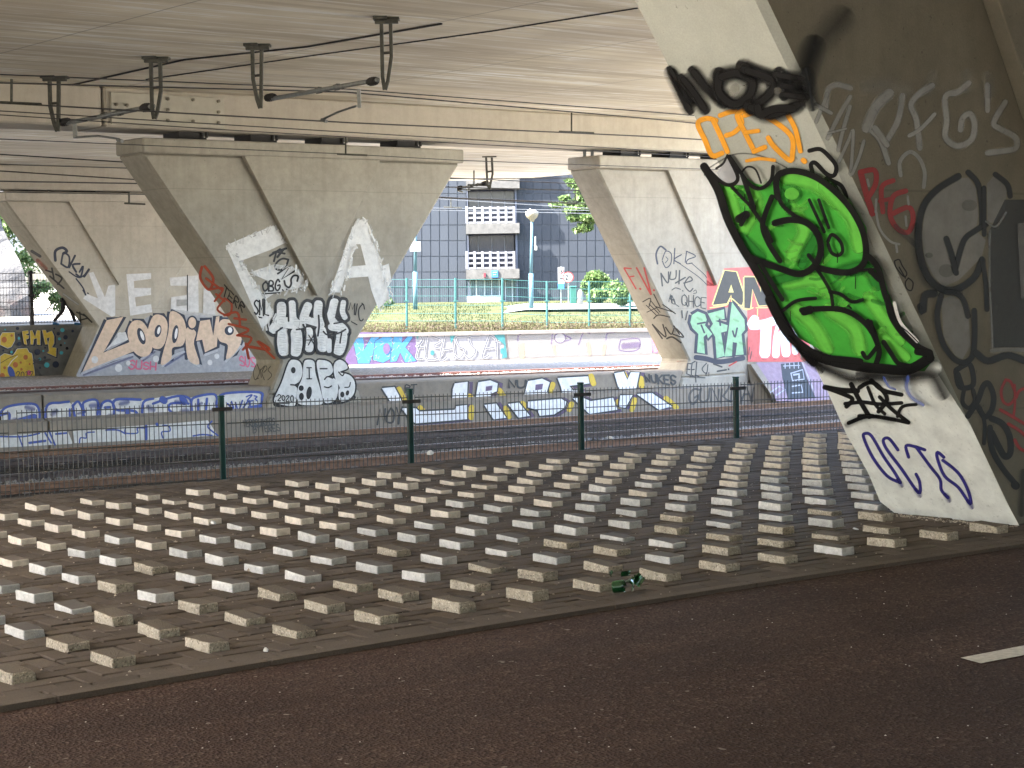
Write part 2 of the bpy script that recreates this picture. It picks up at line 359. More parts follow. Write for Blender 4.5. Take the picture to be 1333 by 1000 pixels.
class Graf:
    def __init__(s, plane, win=(0, 0, 1), base=.0025):
        s.p0, n = plane; n = np.asarray(n, float); s.n = n/np.linalg.norm(n)
        if np.dot(EYE-np.asarray(s.p0), s.n) < 0: s.n = -s.n
        s.w = win; s.off = base; s.mb = MB(); s.al = []; s.mats = []
    def win(s, *w): s.w = w; return s
    def pt(s, x, y, off):
        ox, oy, k = s.w
        return on_plane(ox+x/k, oy+y/k, s.p0, s.n)+s.n*off
    def mi(s, c):
        if c not in s.mats: s.mats.append(c)
        return s.mats.index(c)
    def S(s, pts, wd, c, soft=.12, curve=True, closed=False, a=1.0):
        """a sprayed line; wd = full width, soft = part of the half width that fades out"""
        if isinstance(pts, str) and '|' in pts:
            for q in pts.split('|'): s.S(q, wd, c, soft, curve, closed, a)
            return s
        q = P(pts); wd = wd/(1-.5*min(soft, .6))
        if curve: q = catmull(q, closed)
        if closed: q = q+[q[0]]
        d = [q[0]]
        for p in q[1:]:
            if abs(p[0]-d[-1][0])+abs(p[1]-d[-1][1]) > .3: d.append(p)
        if len(d) < 2: d.append((d[0][0]+.5, d[0][1]+.2))
        q = np.array(d); n = len(q); hw = wd/2
        T = np.zeros_like(q); T[1:-1] = q[2:]-q[:-2]; T[0] = q[1]-q[0]; T[-1] = q[-1]-q[-2]
        T /= np.linalg.norm(T, axis=1)[:, None]+1e-9
        N = np.stack([-T[:, 1], T[:, 0]], 1)
        rows = []
        if not closed:
            for th in (85, 55, 28): rows.append((q[0]-T[0]*hw*math.sin(math.radians(th)), N[0], hw*math.cos(math.radians(th)), .0 if th == 85 else 1))
        for i in range(n): rows.append((q[i], N[i], hw, 1))
        if not closed:
            for th in (28, 55, 85): rows.append((q[-1]+T[-1]*hw*math.sin(math.radians(th)), N[-1], hw*math.cos(math.radians(th)), .0 if th == 85 else 1))
        b = len(s.mb.v); mi = s.mi(c)
        core = 1-soft
        for k, (p, nn, h, aa) in enumerate(rows):
            o = s.off+k*8e-6
            for f in (-1, -core, core, 1):
                s.mb.v.append(tuple(s.pt(p[0]+nn[0]*h*f, p[1]+nn[1]*h*f, o)))
                s.al.append(0.0 if abs(f) == 1 else aa*a)
        for k in range(len(rows)-1):
            for j in range(3):
                i0 = b+k*4+j
                s.mb.f.append((i0, i0+1, i0+5, i0+4)); s.mb.m.append(mi)
        s.off += .0004; return s
    def F(s, pts, c, curve=False, a=1.0):
        q = P(pts)
        if curve: q = catmull(q, True, 4)
        vs = [s.pt(x, y, s.off) for x, y in q]; b = len(s.mb.v); mi = s.mi(c)
        for tr in tessellate_polygon([[Vector((x, y, 0)) for x, y in q]]):
            s.mb.f.append(tuple(b+i for i in tr)); s.mb.m.append(mi)
        s.mb.v += [tuple(v) for v in vs]; s.al += [a]*len(vs)
        s.off += .0004; return s
    def O(s, x, y, rx, ry, c, rot=0, a=1.0):
        r = math.radians(rot)
        return s.F([(x+rx*math.cos(t)*math.cos(r)-ry*math.sin(t)*math.sin(r), y+rx*math.cos(t)*math.sin(r)+ry*math.sin(t)*math.cos(r)) for t in np.linspace(0, 2*math.pi, 22)[:-1]], c, a=a)
    def BUB(s, strokes, fill, line, ow=10, soft=.06):
        """bubble letters: fat strokes with an outline; strokes = [(pts, width), ...]"""
        for p, wd in strokes: s.S(p, wd+2*ow, line, soft)
        for p, wd in strokes: s.S(p, wd, fill, .04)
        return s
    def BP(s, polys, fill, line, ow=10, curve=False):
        """letters drawn as filled outlines"""
        for p in polys: s.S(p, ow*2, line, .06, curve, True)
        for p in polys: s.F(p, fill, curve)
        return s
    def T(s, text, tl, tr, br, bl, wd, c, soft=.2, gap=.2, jit=.085, curve=True):
        n = len(text); ww = [(.35 if ch in "I.!'" else 1.0) if ch != ' ' else .5 for ch in text]; tot = sum(ww)+gap*(n-1); x = 0
        tl, tr, br, bl = map(np.array, (tl, tr, br, bl))
        for ch, w_ in zip(text, ww):
            for st in FONT.get(ch, '').split('|'):
                if not st: continue
                q = []
                for a, b in P(st):
                    fx = (x+a*w_+random.uniform(-jit, jit))/tot; fy = b+random.uniform(-jit, jit)
                    q.append(tuple((tl*(1-fx)+tr*fx)*fy+(bl*(1-fx)+br*fx)*(1-fy)))
                s.S(q, wd, c, soft, curve and ch not in 'AEFHIKLMNTVWXYZ')
            x += w_+gap
        return s
    def end(s, name, parent, label=None):
        o = s.mb.build(name, [paint(c) for c in s.mats], parent)
        if len(s.mats) == 1: pass
        at = o.data.attributes.new('alpha', 'FLOAT', 'POINT'); at.data.foreach_set('value', s.al)
        if label: o['label'] = label
        return o
# ------------------------------------------------------------------ ground and railway levels
def zr(u): return -1.38-.016*(u-12)          # top of the lower rails, falling to the right
def zu(u): return -.56-.020*(u-17)           # ground behind the parapet wall, upper track
U0, U1 = -60.0, 110.0
def strip(name, prof, mat, u0=U0, u1=U1, kind='structure', ramp=None, n=1):
    """a sheet: profile of (y, z) pairs swept along X; ramp(u) adds to z"""
    m = MB(); us = np.linspace(u0, u1, n+1)
    for i, u in enumerate(us):
        for y, z in prof: m.v.append((u, y, z+(ramp(u) if ramp else 0)))
    k = len(prof)
    for i in range(n):
        for j in range(k-1): m.f.append((i*k+j, (i+1)*k+j, (i+1)*k+j+1, i*k+j+1)); m.m.append(0)
    return struct(name, m, mat, kind)
g = MB(); g.add([(-900, -700, -3.4), (1100, -700, -3.4), (1100, 1300, -3.4), (-900, 1300, -3.4)], [(0, 1, 2, 3)]); struct('ground', g, GROUND_M)
def bend(u): return .0063*(u-3.43)**2 if u > 3.43 else 0.0
def zp(u, v): return -.0057*(u-3.43)-.0144*(v-7.03)
def kerb_v(u): return 6.64-bend(max(u, 1.0))*1.15
# road
ku = np.linspace(-40, 30, 71)
def kv(u): return kerb_v(min(u, 16))-(u-16)*.30*(u > 16)
m = MB()
for u in ku: m.v += [(u, -13.9, -.12), (u, kv(u)+.02, -.012-.0057*max(0, min(u, 16)-3.43))]
for i in range(len(ku)-1): m.f.append((2*i, 2*i+2, 2*i+3, 2*i+1)); m.m.append(0)
struct('road', m, ASPHALT)
# white dash on the road
d0, d1, d2, d3 = [onz(x, y, -.08) for x, y in ((1250, 870), (1333, 853.5), (1340, 861), (1276, 877.5))]
m = MB(); dv = (d1-d0)/np.linalg.norm(d1-d0)
pts = []
for a in np.linspace(0, 3.0, 31):
    pts.append((d0+dv*a+(0 if a else 0), d3+dv*a))
for A, B in pts:
    for q in (A, B): 
        z = -.12+(q[1]+13.9)/(kv(q[0])+.02+13.9)*(.108-.0057*max(0, q[0]-3.43))
        m.v.append((q[0]+random.uniform(-.004, .004), q[1]+random.uniform(-.004, .004), z+.0045))
for i in range(len(pts)-1): m.f.append((2*i, 2*i+2, 2*i+3, 2*i+1)); m.m.append(0)
struct('lane_marking', m, WHITE)
# kerb: long flush stones along the road edge
m = MB(); u = -6.0
while u < 17:
    L = 1.0
    for s_ in range(4):
        a, b = u+L*s_/4, u+L*(s_+1)/4-(.014 if s_ == 3 else 0)
        m.add([(a, kv(a), -.16), (b, kv(b), -.16), (b, kv(b)+.09, -.16), (a, kv(a)+.09, -.16), (a, kv(a)+.008, zp(a, 6.6)+.004), (b, kv(b)+.008, zp(b, 6.6)+.004), (b, kv(b)+.09, zp(b, 6.7)+.004), (a, kv(a)+.09, zp(a, 6.7)+.004)],
              [(0, 1, 5, 4), (1, 2, 6, 5), (2, 3, 7, 6), (3, 0, 4, 7), (4, 5, 6, 7)])
    u += L
o = struct('kerb', m, PAVER); at = o.data.attributes.new('tint', 'FLOAT', 'POINT'); at.data.foreach_set('value', [.85]*len(o.data.vertices))
# embankment under and beyond the paving
strip('embankment', [(-13.9, -.7), (5.0, -.4), (5.9, -.18), (9, -.2), (13.2, -.36), (14.2, -.34), (17.5, -.85), (21.5, -1.45), (24.4, -1.75)], EMB, U0, U1, ramp=lambda u: -.0057*(max(0, min(u, 18))-3.43)-(.012*(u-18) if u > 18 else 0), n=40)
# unseen pale sheet added beside the bridge to bounce sunlight under the deck
strip('bounce_sheet_left', [(6.9, -.03), (13.2, -.12), (14.2, -.14), (17.5, -.62), (21.5, -1.2), (24.0, -1.45)], plain('bounce_sheet_left_pale', (.60, .55, .46), .9, 0, .12, 2), U0, 1.1)
strip('bounce_sheet_right', [(9.0, .06), (13.2, -.1), (14.2, -.14), (17.5, -.62), (21.5, -1.2), (24.0, -1.45)], plain('bounce_sheet_right_pale', (.58, .53, .44), .9, 0, .12, 2), 29.0, U1, ramp=lambda u: -.0057*15-.012*(u-18), n=20)  # unseen pale sheet added on the right to bounce light up
# herringbone paving of individual concrete bricks (the paver that stands up in each 4 x 4 repeat is left out: a raised block stands there)
PW = .467/4
def warp(a, b):     # lattice units -> ground
    u = 3.43+a*PW; v = 7.03+b*PW-bend(u); return u, v
pv = MB(); tint = []
LPOS = []
J = .0048/PW
for a in range(-22, 124):
    for b in range(-3, 64):
        k = (a-b) % 4
        if k == 1: cells = (a, b, 2, 1)
        elif k == 0: cells = (a, b, 1, 2)
        else: continue
        a0, b0, wa, wb = cells
        u, v = warp(a0+wa/2, b0+wb/2)
        if not (1.2 < u < 17.0): continue
        if v < kv(u)+.20 or b0 > 60: continue
        q = .06; h = random.gauss(0, .0016); tz = [random.gauss(0, .0010) for _ in range(4)]
        vs = []
        for (zz, ins) in ((-.05, 0), (-.006, 0), (0, q)):
            for ci, (ca, cb) in enumerate(((0, 0), (wa, 0), (wa, wb), (0, wb))):
                aa = a0+ca+(J+ins if ca == 0 else -J-ins); bb = b0+cb+(J+ins if cb == 0 else -J-ins)
                x, y = warp(aa, bb); vs.append((x, y, zp(x, y)+zz+h+tz[ci]))
        pv.add(vs, [(0, 1, 5, 4), (1, 2, 6, 5), (2, 3, 7, 6), (3, 0, 4, 7), (4, 5, 9, 8), (5, 6, 10, 9), (6, 7, 11, 10), (7, 4, 8, 11), (8, 9, 10, 11)])
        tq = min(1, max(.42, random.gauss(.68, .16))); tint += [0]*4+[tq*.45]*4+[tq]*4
# a straight course of bricks along the kerb
u = 1.0
while u < 17:
    for s_ in range(1):
        a, b = u+.006, u+.215
        vs = []
        for zz, ins in ((-.05, 0), (-.006, 0), (0, .006)):
            for x, off in ((a+ins, .10+ins), (b-ins, .10+ins), (b-ins, .205-ins), (a+ins, .205-ins)):
                y = kv(x)+off; vs.append((x, y, zp(x, y)+zz+.001))
        pv.add(vs, [(0, 1, 5, 4), (1, 2, 6, 5), (2, 3, 7, 6), (3, 0, 4, 7), (4, 5, 9, 8), (5, 6, 10, 9), (6, 7, 11, 10), (7, 4, 8, 11), (8, 9, 10, 11)])
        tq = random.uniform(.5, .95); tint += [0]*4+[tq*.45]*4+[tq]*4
    u += .221
for i in range(160):         # cut pieces that close the pattern against the straight course
    u = 1.2+i*.1; a, b = u+.004, u+.096; vs = []
    for zz in (-.05, -.0045):
        for x, off in ((a, .21), (b, .21), (b, .44), (a, .44)): y = kv(x)+off; vs.append((x, y, zp(x, y)+zz))
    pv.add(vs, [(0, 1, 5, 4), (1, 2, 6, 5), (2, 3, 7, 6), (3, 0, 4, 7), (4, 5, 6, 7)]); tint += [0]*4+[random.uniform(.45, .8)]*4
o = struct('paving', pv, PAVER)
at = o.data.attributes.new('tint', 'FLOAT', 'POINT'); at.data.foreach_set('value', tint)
m = MB()      # sand bed showing in the joints
uu = np.linspace(1.2, 17, 60); vv = [0, .2, .4, .6, .8, 1]
for u in uu:
    for t in vv:
        v = kv(u)+.08+(14.25-bend(u)-kv(u))*t; m.v.append((u, v, zp(u, v)-.014))
for i in range(len(uu)-1):
    for j in range(5): m.f.append((i*6+j, (i+1)*6+j, (i+1)*6+j+1, i*6+j+1)); m.m.append(0)
struct('paving_sand_bed', m, plain('joint_sand', (.06, .048, .038), .95, 0, .4, 20, .3))
# track beds
strip('track_bed', [(24.2, -.17), (25.1, -.15), (27.5, -.15), (28.3, -.18), (29.1, -.15), (31.5, -.15), (32.75, -.16)], BALLAST, U0, U1, ramp=zr, n=60)
strip('upper_track_bed', [(33.6, -.03), (34.1, -.12), (37.0, -.12), (38.5, -.5), (40, -.7), (58, -.75)], BALLAST_L, U0, U1, ramp=zu, n=60)
# loose ballast stones
def stones(name, n, region, ramp, r, mat):
    m = MB()
    for _ in range(n):
        u = random.uniform(*region[0]); v = random.uniform(*region[1]); s = random.uniform(*r)
        z = ramp(u)
        a = [np.array([random.gauss(0, 1) for _ in range(3)]) for _ in range(6)]
        pts = [np.array(d)*s*random.uniform(.7, 1.2) for d in ((1, 0, 0), (0, 1, 0), (-1, 0, 0), (0, -1, 0), (0, 0, .8), (0, 0, -.8))]
        th = random.uniform(0, 6); c_, s_ = math.cos(th), math.sin(th)
        pts = [np.array([p[0]*c_-p[1]*s_, p[0]*s_+p[1]*c_, p[2]])+np.array([u, v, z]) for p in pts]
        m.add(pts, [(0, 1, 4), (1, 2, 4), (2, 3, 4), (3, 0, 4), (1, 0, 5), (2, 1, 5), (3, 2, 5), (0, 3, 5)])
    return struct(name, m, mat, 'stuff')
stones('ballast_gravel', 5200, ((8, 34), (25.75, 27.0)), lambda u: zr(u)-.12, (.025, .05), STONE)
stones('upper_ballast_gravel', 2500, ((13, 40), (34.75, 36.0)), lambda u: zu(u)-.07, (.03, .06), plain('pale_ballast_stone', (.42, .36, .33), .8, 0, .6, 30))
# railway tracks
def rail_mb(v, ramp, u0, u1):
    m = MB(); n = 12; us = np.linspace(u0, u1, n+1)
    prof = [(-.07, -.155), (.07, -.155), (.07, -.14), (.012, -.12), (.012, -.045), (.036, -.035), (.034, -.004), (.024, 0), (-.024, 0), (-.034, -.004), (-.036, -.035), (-.012, -.045), (-.012, -.12), (-.07, -.14)]
    k = len(prof)
    for u in us: m.v += [(u, v+y, ramp(u)+z) for y, z in prof]
    for i in range(n):
        for j in range(k):
            m.f.append((i*k+j, (i+1)*k+j, (i+1)*k+(j+1) % k, i*k+(j+1) % k)); m.m.append(1 if j == 7 else 0)
    return m
def sleeper_mb(v):
    m = MB(); m.box(-.12, v-.55, -.30, .12, v+2.0, -.155); m.box(-.07, v-.1, -.155, .07, v+.1, -.135); m.box(-.07, v+1.34, -.155, .07, v+1.54, -.135); return m
SLEEP = plain('sleeper_concrete', (.16, .14, .125), .9, 0, .3, 6)
def track(v, ramp, label, m1, m2, u0=-20, u1=75):
    t = thing('railway_track', (u0, v, ramp(u0)), label, 'railway track')
    for q, mm in ((v, m1), (v+1.44, m2)): rail_mb(q, ramp, u0, u1).build('rail', [mm, RAIL_TOP], t)
    s0 = None
    for i in range(64):
        u = 7.5+i*.6
        if s0 is None:
            s0 = MB(); s0.v, s0.f, s0.m = (lambda x: (x.v, x.f, x.m))(sleeper_mb(v)); s0.v = [(x+u, y, z+ramp(u)) for x, y, z in s0.v]
            s0 = s0.build('sleeper', SLEEP, t); z0 = ramp(u)
        else:
            c = s0.copy(); COL.objects.link(c); c.parent = t; c.location = (i*.6, 0, ramp(u)-z0)
track(25.6, zr, 'nearest railway track with a rusty brown near rail, just behind the mesh fence', STEEL_RUST, RAIL_DARK)
track(29.6, zr, 'sunken railway track running along the foot of the graffiti parapet wall', RAIL_DARK, STEEL_RUST)
track(34.6, zu, 'upper railway track on pale ballast behind the parapet wall, between the piers', plain('rust_dark', (.10, .06, .05), .6, .2, .4, 9, .2), plain('rust_red', (.22, .10, .085), .7, 0, .4, 9, .2))

# ------------------------------------------------------------------ parapet wall between the tracks (stepped face, long graffiti)
wall = thing('parapet_wall', (-20, 32.6, zr(-20)), 'long low concrete wall with URBEX graffiti between lower and upper tracks', 'wall')
def wprof(m, prof, u0, u1, n):
    us = np.linspace(u0, u1, n+1); k = len(prof)
    for u in us:
        for y, f, z in prof: m.v.append((u, y, (zr(u)*(1-f)+zu(u)*f)+z))
    for i in range(n):
        for j in range(k):
            m.f.append((i*k+j, (i+1)*k+j, (i+1)*k+(j+1) % k, i*k+(j+1) % k)); m.m.append(0)
    m.f.append(tuple(range(k-1, -1, -1))); m.m.append(0); m.f.append(tuple(n*k+j for j in range(k))); m.m.append(0)
WS = 14.62   # expansion joint
for a, b in ((-20, WS), (WS+.05, 74)):
    m = MB(); wprof(m, [(32.52, 0, -.35), (32.52, .44, 0), (32.76, .50, 0), (32.76, 1, -.03), (32.80, 1, 0), (33.72, 1, 0), (33.72, 0, -.35)], a, b, 24); m.build('wall_segment', CONC_W, wall)
WALL_UP = ((0, 32.76, 0), (0, 1, 0)); WALL_LO = ((0, 32.52, 0), (0, 1, 0))

# ------------------------------------------------------------------ bridge deck
deck = thing('bridge_deck', (18, 20, 4.75), 'wide concrete viaduct deck over the railway with deep crossbeams and streaked soffit', 'bridge')
DU0, DU1, DV0, DV1 = -3.0, 45.6, -14.0, 57.6
SZ = 5.56
RU = 39.6
def slab(poly, z0, z1):
    m = MB(); n = len(poly); m.v = [(x, y, z0) for x, y in poly]+[(x, y, z1) for x, y in poly]
    m.f = [tuple(range(n-1, -1, -1)), tuple(range(n, 2*n))]+[(i, (i+1) % n, (i+1) % n+n, i+n) for i in range(n)]; m.m = [0]*len(m.f)
    return m.build('deck_slab', SOFFIT, deck)
slab([(-40, DV0), (40, DV0), (40, 7.2), (-40, 7.2)], SZ, SZ+1.1)
slab([(-5.4, 7.2), (40, 7.2), (40, 8.3), (15.8, 8.3), (19.7, 17.2), (-2.0, 17.2)], SZ, SZ+1.1)  # left edge and right notch cut back, unseen, to let light in
slab([(-75, 17.2), (19.7, 17.2), (20.8, 19.6), (35.2, 31.2), (38.7, 32.4), (38.7, 35.6), (-75, 35.6)], SZ, SZ+1.1)  # long unseen run to the left added to darken the track zone
slab([(-75, 35.62), (21, 35.62), (21, 41.78), (-75, 41.78)], SZ, SZ+1.1)  # unseen cover slab added to keep the left of the gap dark
slab([(-75, 41.8), (DU1, 41.8), (DU1, DV1), (30, DV1), (30, 65), (-75, 65)], SZ, SZ+1.1)  # rear extension on the left added to shade the far pier end
for v, u0, u1 in ((6.9, -.6, RU-.5), (32.5, -70, 38.6), (55.25, -70, 34), (-13.6, DU0+.5, RU-.5)):
    m = MB()
    segs = [(u0, 15.98), (16.04, u1)] if v == 32.5 else [(u0, u1)]
    for a, b in segs: m.prism([(a, 4.76), (b, 4.76), (b, SZ-.003), (a, SZ-.003)], v, v+1.35)
    m.build('crossbeam', BEAM, deck, bevel=.04)
# bolted splice plate on the middle crossbeam
A, B = onv(140, 114, 32.47), onv(292, 170, 32.47)
m = MB(); m.box(A[0]+.05, 32.44, 4.82, B[0], 32.497, A[2]-.08); pl = m.build('splice_plate', plain('plate', (.40, .38, .31), .7, 0, .12, 3), deck, bevel=.012)
ORIG[pl.name] = ORIG[deck.name]
for x, y in ((151, 136), (165, 137), (218, 129), (251, 130), (284, 132), (218, 143), (284, 146), (218, 157), (251, 158), (284, 160)):
    m = MB(); q = onv(x, y, 32.44); m.tube([(q[0], 32.40, q[2]), (q[0], 32.4397, q[2])], .035, 8); m.tube([(q[0], 32.37, q[2]), (q[0], 32.40, q[2])], .016, 6)
    m.build('bolt', plain('bolt', (.22, .20, .16), .5, .4, .3, 9), pl)
# conduit and joint lines on the soffit
def soff(x, y): q = onz(x, y, SZ); return q
for name, pts, r in (('cable_conduit', ((85, 112), (240, 77), (400, 60), (575, 30)), .018), ('soffit_joint_strip', ((190, 103), (420, 70), (640, 40), (830, 10)), .012)):
    m = MB(); m.tube([soff(x, y)-np.array([0, 0, r*.6]) for x, y in pts], r, 5); m.build(name, CABLE, deck)

# ------------------------------------------------------------------ V-shaped piers
def pier(c, v0, zk, hk, zfoot, hf, th, label, tri_c=None, zap=1.30, cap=True, mats=(CONC, CONC), bearings=(.15, .36, .58, .83), ztop=4.28, half=4.06, name='bridge_pier', kinkoff=0, ext=None):
    t = thing(name, (c, v0, zfoot), label, 'bridge pier')
    kc = c+kinkoff
    poly = [(c-half, ztop), (kc-hk, zk), (kc-hf, zfoot), (kc+hf, zfoot), (kc+hk, zk), (c+half, ztop)]
    m = MB()
    n = len(poly); ch = .045
    front = [(x, v0, z) for x, z in poly]
    m.prism(poly, v0, v0+th)
    if ext:      # the front of the foot runs on down to the wall ledge
        r_ = (hf-hk)/(zk-zfoot); h2 = hf+r_*(zfoot-ext)*.6
        m.prism([(kc-h2, ext), (kc+h2, ext), (kc+hf-.004, zfoot-.001), (kc-hf+.004, zfoot-.001)], v0+.002, v0+.5)
    b = m.build('pier_body', [mats[0]], t, bevel=ch, seg=1)
    # left-facing ends take their own tone, painting in side light and shade
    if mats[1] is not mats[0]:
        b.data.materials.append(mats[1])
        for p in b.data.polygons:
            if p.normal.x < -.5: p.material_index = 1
    tc = c if tri_c is None else tri_c
    m = MB(); m.prism([(tc-1.74, ztop-.002), (tc, zap), (tc+1.74, ztop-.002)], v0-.12, v0-.0005); m.build('raised_panel', mats[0], t, bevel=.008)
    if cap:
        m = MB(); m.prism([(c-half-.03, ztop), (c+half+.03, ztop), (c+half+.03, ztop+.31), (c-half-.03, ztop+.31)], v0-.135, v0+th+.02)
        m.build('pier_cap', mats[0], t, bevel=.03)
    for f in bearings:
        x = c-half+2*half*f
        m = MB(); m.box(x-.34, v0+.1, ztop+.31, x+.34, v0+th-.2, ztop+.37); m.box(x-.28, v0+.14, ztop+.37, x+.28, v0+th-.24, ztop+.478)
        for dx in (-.1, .1): m.tube([(x+.30+dx*.5, v0+.12, ztop+.37), (x+.30+dx*.5, v0+.12, ztop+.478)], .03, 6)
        m.build('bearing', RUBBER, t)
    return t
P_FRONT = pier(10.80, 6.98, -.11, .83, -1.2, 1.4, 1.0, 'nearest V-shaped concrete pier with big green graffiti on its pale end', zap=1.30, mats=(concrete('near_pier_concrete', (.30, .278, .22), (.225, .207, .163), .4), CONC_E))  # body darker than its end: shade put into the concrete colour
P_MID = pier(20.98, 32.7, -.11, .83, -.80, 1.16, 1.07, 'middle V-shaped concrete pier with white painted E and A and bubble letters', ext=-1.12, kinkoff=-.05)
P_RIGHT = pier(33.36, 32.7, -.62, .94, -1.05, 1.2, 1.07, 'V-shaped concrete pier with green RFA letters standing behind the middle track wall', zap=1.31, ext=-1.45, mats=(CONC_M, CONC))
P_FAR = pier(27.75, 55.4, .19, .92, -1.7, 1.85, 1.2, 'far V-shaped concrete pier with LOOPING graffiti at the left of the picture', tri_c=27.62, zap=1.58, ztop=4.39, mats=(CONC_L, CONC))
# wing wall that closes the far pier line to the right, and the one beside the right pier
aw = MB(); aw.box(28.2, 55.43, -2.2, 36.5, 56.3, 4.74)
A_WALL = single('abutment_or_added_wall', aw, CONC_L, 'pale concrete abutment wall closing the bridge behind the LOOPING pier', 'wall')
rw = MB(); rw.box(33.9, 32.73, -1.25, 41.5, 33.6, 4.25)
R_WALL = single('infill_wall', rw, CONC_M, 'pale concrete infill wall with red painted field right of the RFA pier', 'wall')
# sloping plinth at the foot of the infill wall
q0 = onv(975, 474, 32.66); 
pl = MB(); ux = q0[0]
pl.add([(ux, 32.60, zu(ux)+.10), (ux+.02, 31.95, zr(ux)+.22), (ux+7, 31.95, zr(ux+7)+.22), (ux+7, 32.60, zu(ux+7)+.16), (ux, 32.72, zu(ux)+.10), (ux+7, 32.72, zu(ux+7)+.16), (ux+.02, 32.5, zr(ux)-.1), (ux+7, 32.5, zr(ux+7)-.1), (ux+.25, 31.95, zr(ux)-.2), (ux+7, 31.95, zr(ux+7)-.2)],
       [(0, 1, 2, 3), (0, 3, 5, 4), (1, 8, 9, 2), (0, 4, 6, 8, 1), (3, 2, 9, 7, 5)])
PLINTH = single('wall_plinth', pl, CONC_W, 'sloping concrete plinth with purple and black paint at the wall foot near the right pier', 'plinth')
PL_PLANE = ((ux, 32.60, zu(ux)+.10), np.cross(np.array([7, 0, (zu(ux+7)+.16)-(zu(ux)+.10)]), np.array([.02, -.65, zr(ux)+.22-zu(ux)-.10])))
# unseen wall added behind the camera to keep the road side dark
ab = MB(); ab.box(DU0-2, -15.2, -1, DU1+2, -14.2, 5.5); single('abutment_or_added_wall', ab, CONC, 'plain concrete abutment along the far side of the road behind the viewer', 'wall')
# ------------------------------------------------------------------ raised paving blocks, one per 4 x 4 repeat
def block_mesh(name, seed, mat, coarse, chip):
    r = random.Random(seed)
    bm = bmesh.new(); bmesh.ops.create_cube(bm, size=2)
    bmesh.ops.subdivide_edges(bm, edges=list(bm.edges), cuts=9, use_grid_fill=True)
    hs = (.0565, .1145, .05); rr_ = .008
    def remap(t, h):
        g = [-h, -h+.002, -h+.006, -h+.011, -.33*h, 0, .33*h, h-.011, h-.006, h-.002, h]; return g[int(round((t+1)*5))]
    for v in bm.verts:
        p = Vector([remap(v.co[k], hs[k]) for k in range(3)]); q = Vector([max(-(hs[k]-rr_), min(hs[k]-rr_, p[k])) for k in range(3)])
        d = p-q; v.co = q+(d.normalized()*rr_ if d.length > 1e-6 else Vector((0, 0, 0)))
    for v in bm.verts: pass
    from mathutils import noise
    for v in bm.verts:
        a = .0032 if coarse else .0014
        p = v.co*38+Vector((seed*3.1, 0, 0))
        v.co += Vector((noise.noise(p), noise.noise(p+Vector((9, 0, 0))), noise.noise(p+Vector((0, 9, 0)))))*a
    if chip:    # broken corner
        c = Vector((r.choice((-.053, .053)), r.choice((-.106, .106)), .05)); rad = r.uniform(.03, .05)
        for v in bm.verts:
            d = (v.co-c).length
            if d < rad: v.co += (Vector((0, 0, -.006))+Vector((-c.x, -c.y, 0)).normalized()*.009)*(1-d/rad)
    me = bpy.data.meshes.new(name); bm.to_mesh(me); bm.free(); me.materials.append(mat)
    me.polygons.foreach_set('use_smooth', [True]*len(me.polygons))
    return me
BM_ = {k: [block_mesh('paving_block', i*7+j, m_, k == 'tan', i % 3 == 2) for i in range(6)] for j, (k, m_) in enumerate((('tan', BLOCK_TAN), ('grey', BLOCK_GREY), ('cream', BLOCK_CREAM)))}
blocks = []
for j in range(0, 19):
    for i in range(-3, 30):
        u, v = warp(i*4+.5, j*4+1.0); v -= .0
        z = zp(u, v)
        if u > 9.65 and v < 7.0: v -= .03
        if u > 9.65 and 6.9 < v < 8.2: continue
        if v < kv(u)+.3: continue
        if v > 13.42 - bend(u)*.62: continue
        x, y, d = proj((u, v, z+.03))
        if not (-25 < x < 1350 and 540 < y < 935): continue
        # hidden behind the near pier?
        lx = 1166-(661-y)*.541
        if x > lx+22 and d > 11.5: continue
        h = random.Random(i*131+j*17).random()
        if j <= 1 or (j == 2 and h < .45): kind = 'tan' if h < .86 else 'grey'
        elif j <= 3 and i > 6: kind = 'tan' if h < .5 else 'grey'
        elif j <= 6: kind = 'grey' if h < .88 else 'tan'
        elif j <= 8: kind = 'grey' if h < .35 else 'cream'
        else: kind = 'cream' if h < .97 else 'grey'
        blocks.append((j, x, d, i, u, v, z, kind, h))
blocks.sort(key=lambda b: b[2])
keep, rest = blocks[:300], blocks[300:]
ORD = ['zeroth', 'first', 'second', 'third', 'fourth', 'fifth', 'sixth', 'seventh', 'eighth', 'ninth', 'tenth', 'eleventh', 'twelfth', 'thirteenth', 'fourteenth', 'fifteenth', 'sixteenth', 'seventeenth', 'eighteenth', 'nineteenth', 'twentieth', 'twenty-first', 'twenty-second', 'twenty-third', 'twenty-fourth', 'twenty-fifth', 'twenty-sixth', 'twenty-seventh']
def orient(o, r):
    o.rotation_euler = (r.gauss(0, .02), r.gauss(0, .02), -math.atan(.0126*(max(3.43, o.location.x)-3.43))*.8+r.gauss(0, .018))
rowcount = {}
for b in sorted(blocks, key=lambda b: (b[0], b[1])):
    rowcount[b[0]] = rowcount.get(b[0], 0)+1
    if b not in keep: continue
    j, x, d, i, u, v, z, kind, h = b
    r = random.Random(i*977+j*53)
    me = BM_[kind][r.randrange(6)]
    o = bpy.data.objects.new('paving_block', me); COL.objects.link(o)
    low = .012 if r.random() < .14 else 0
    o.location = (u+r.gauss(0, .006), v+r.gauss(0, .008), z-.005+r.gauss(0, .004)-low); orient(o, r)
    nm = {'tan': 'coarse tan', 'grey': 'smooth grey', 'cream': 'cream'}[kind]
    tag(o, f'{nm} raised paving block, {ORD[rowcount[j]]} from the left in the {ORD[j+1]} row from the road', 'paving block', 'raised paving blocks set in a grid on the paving')
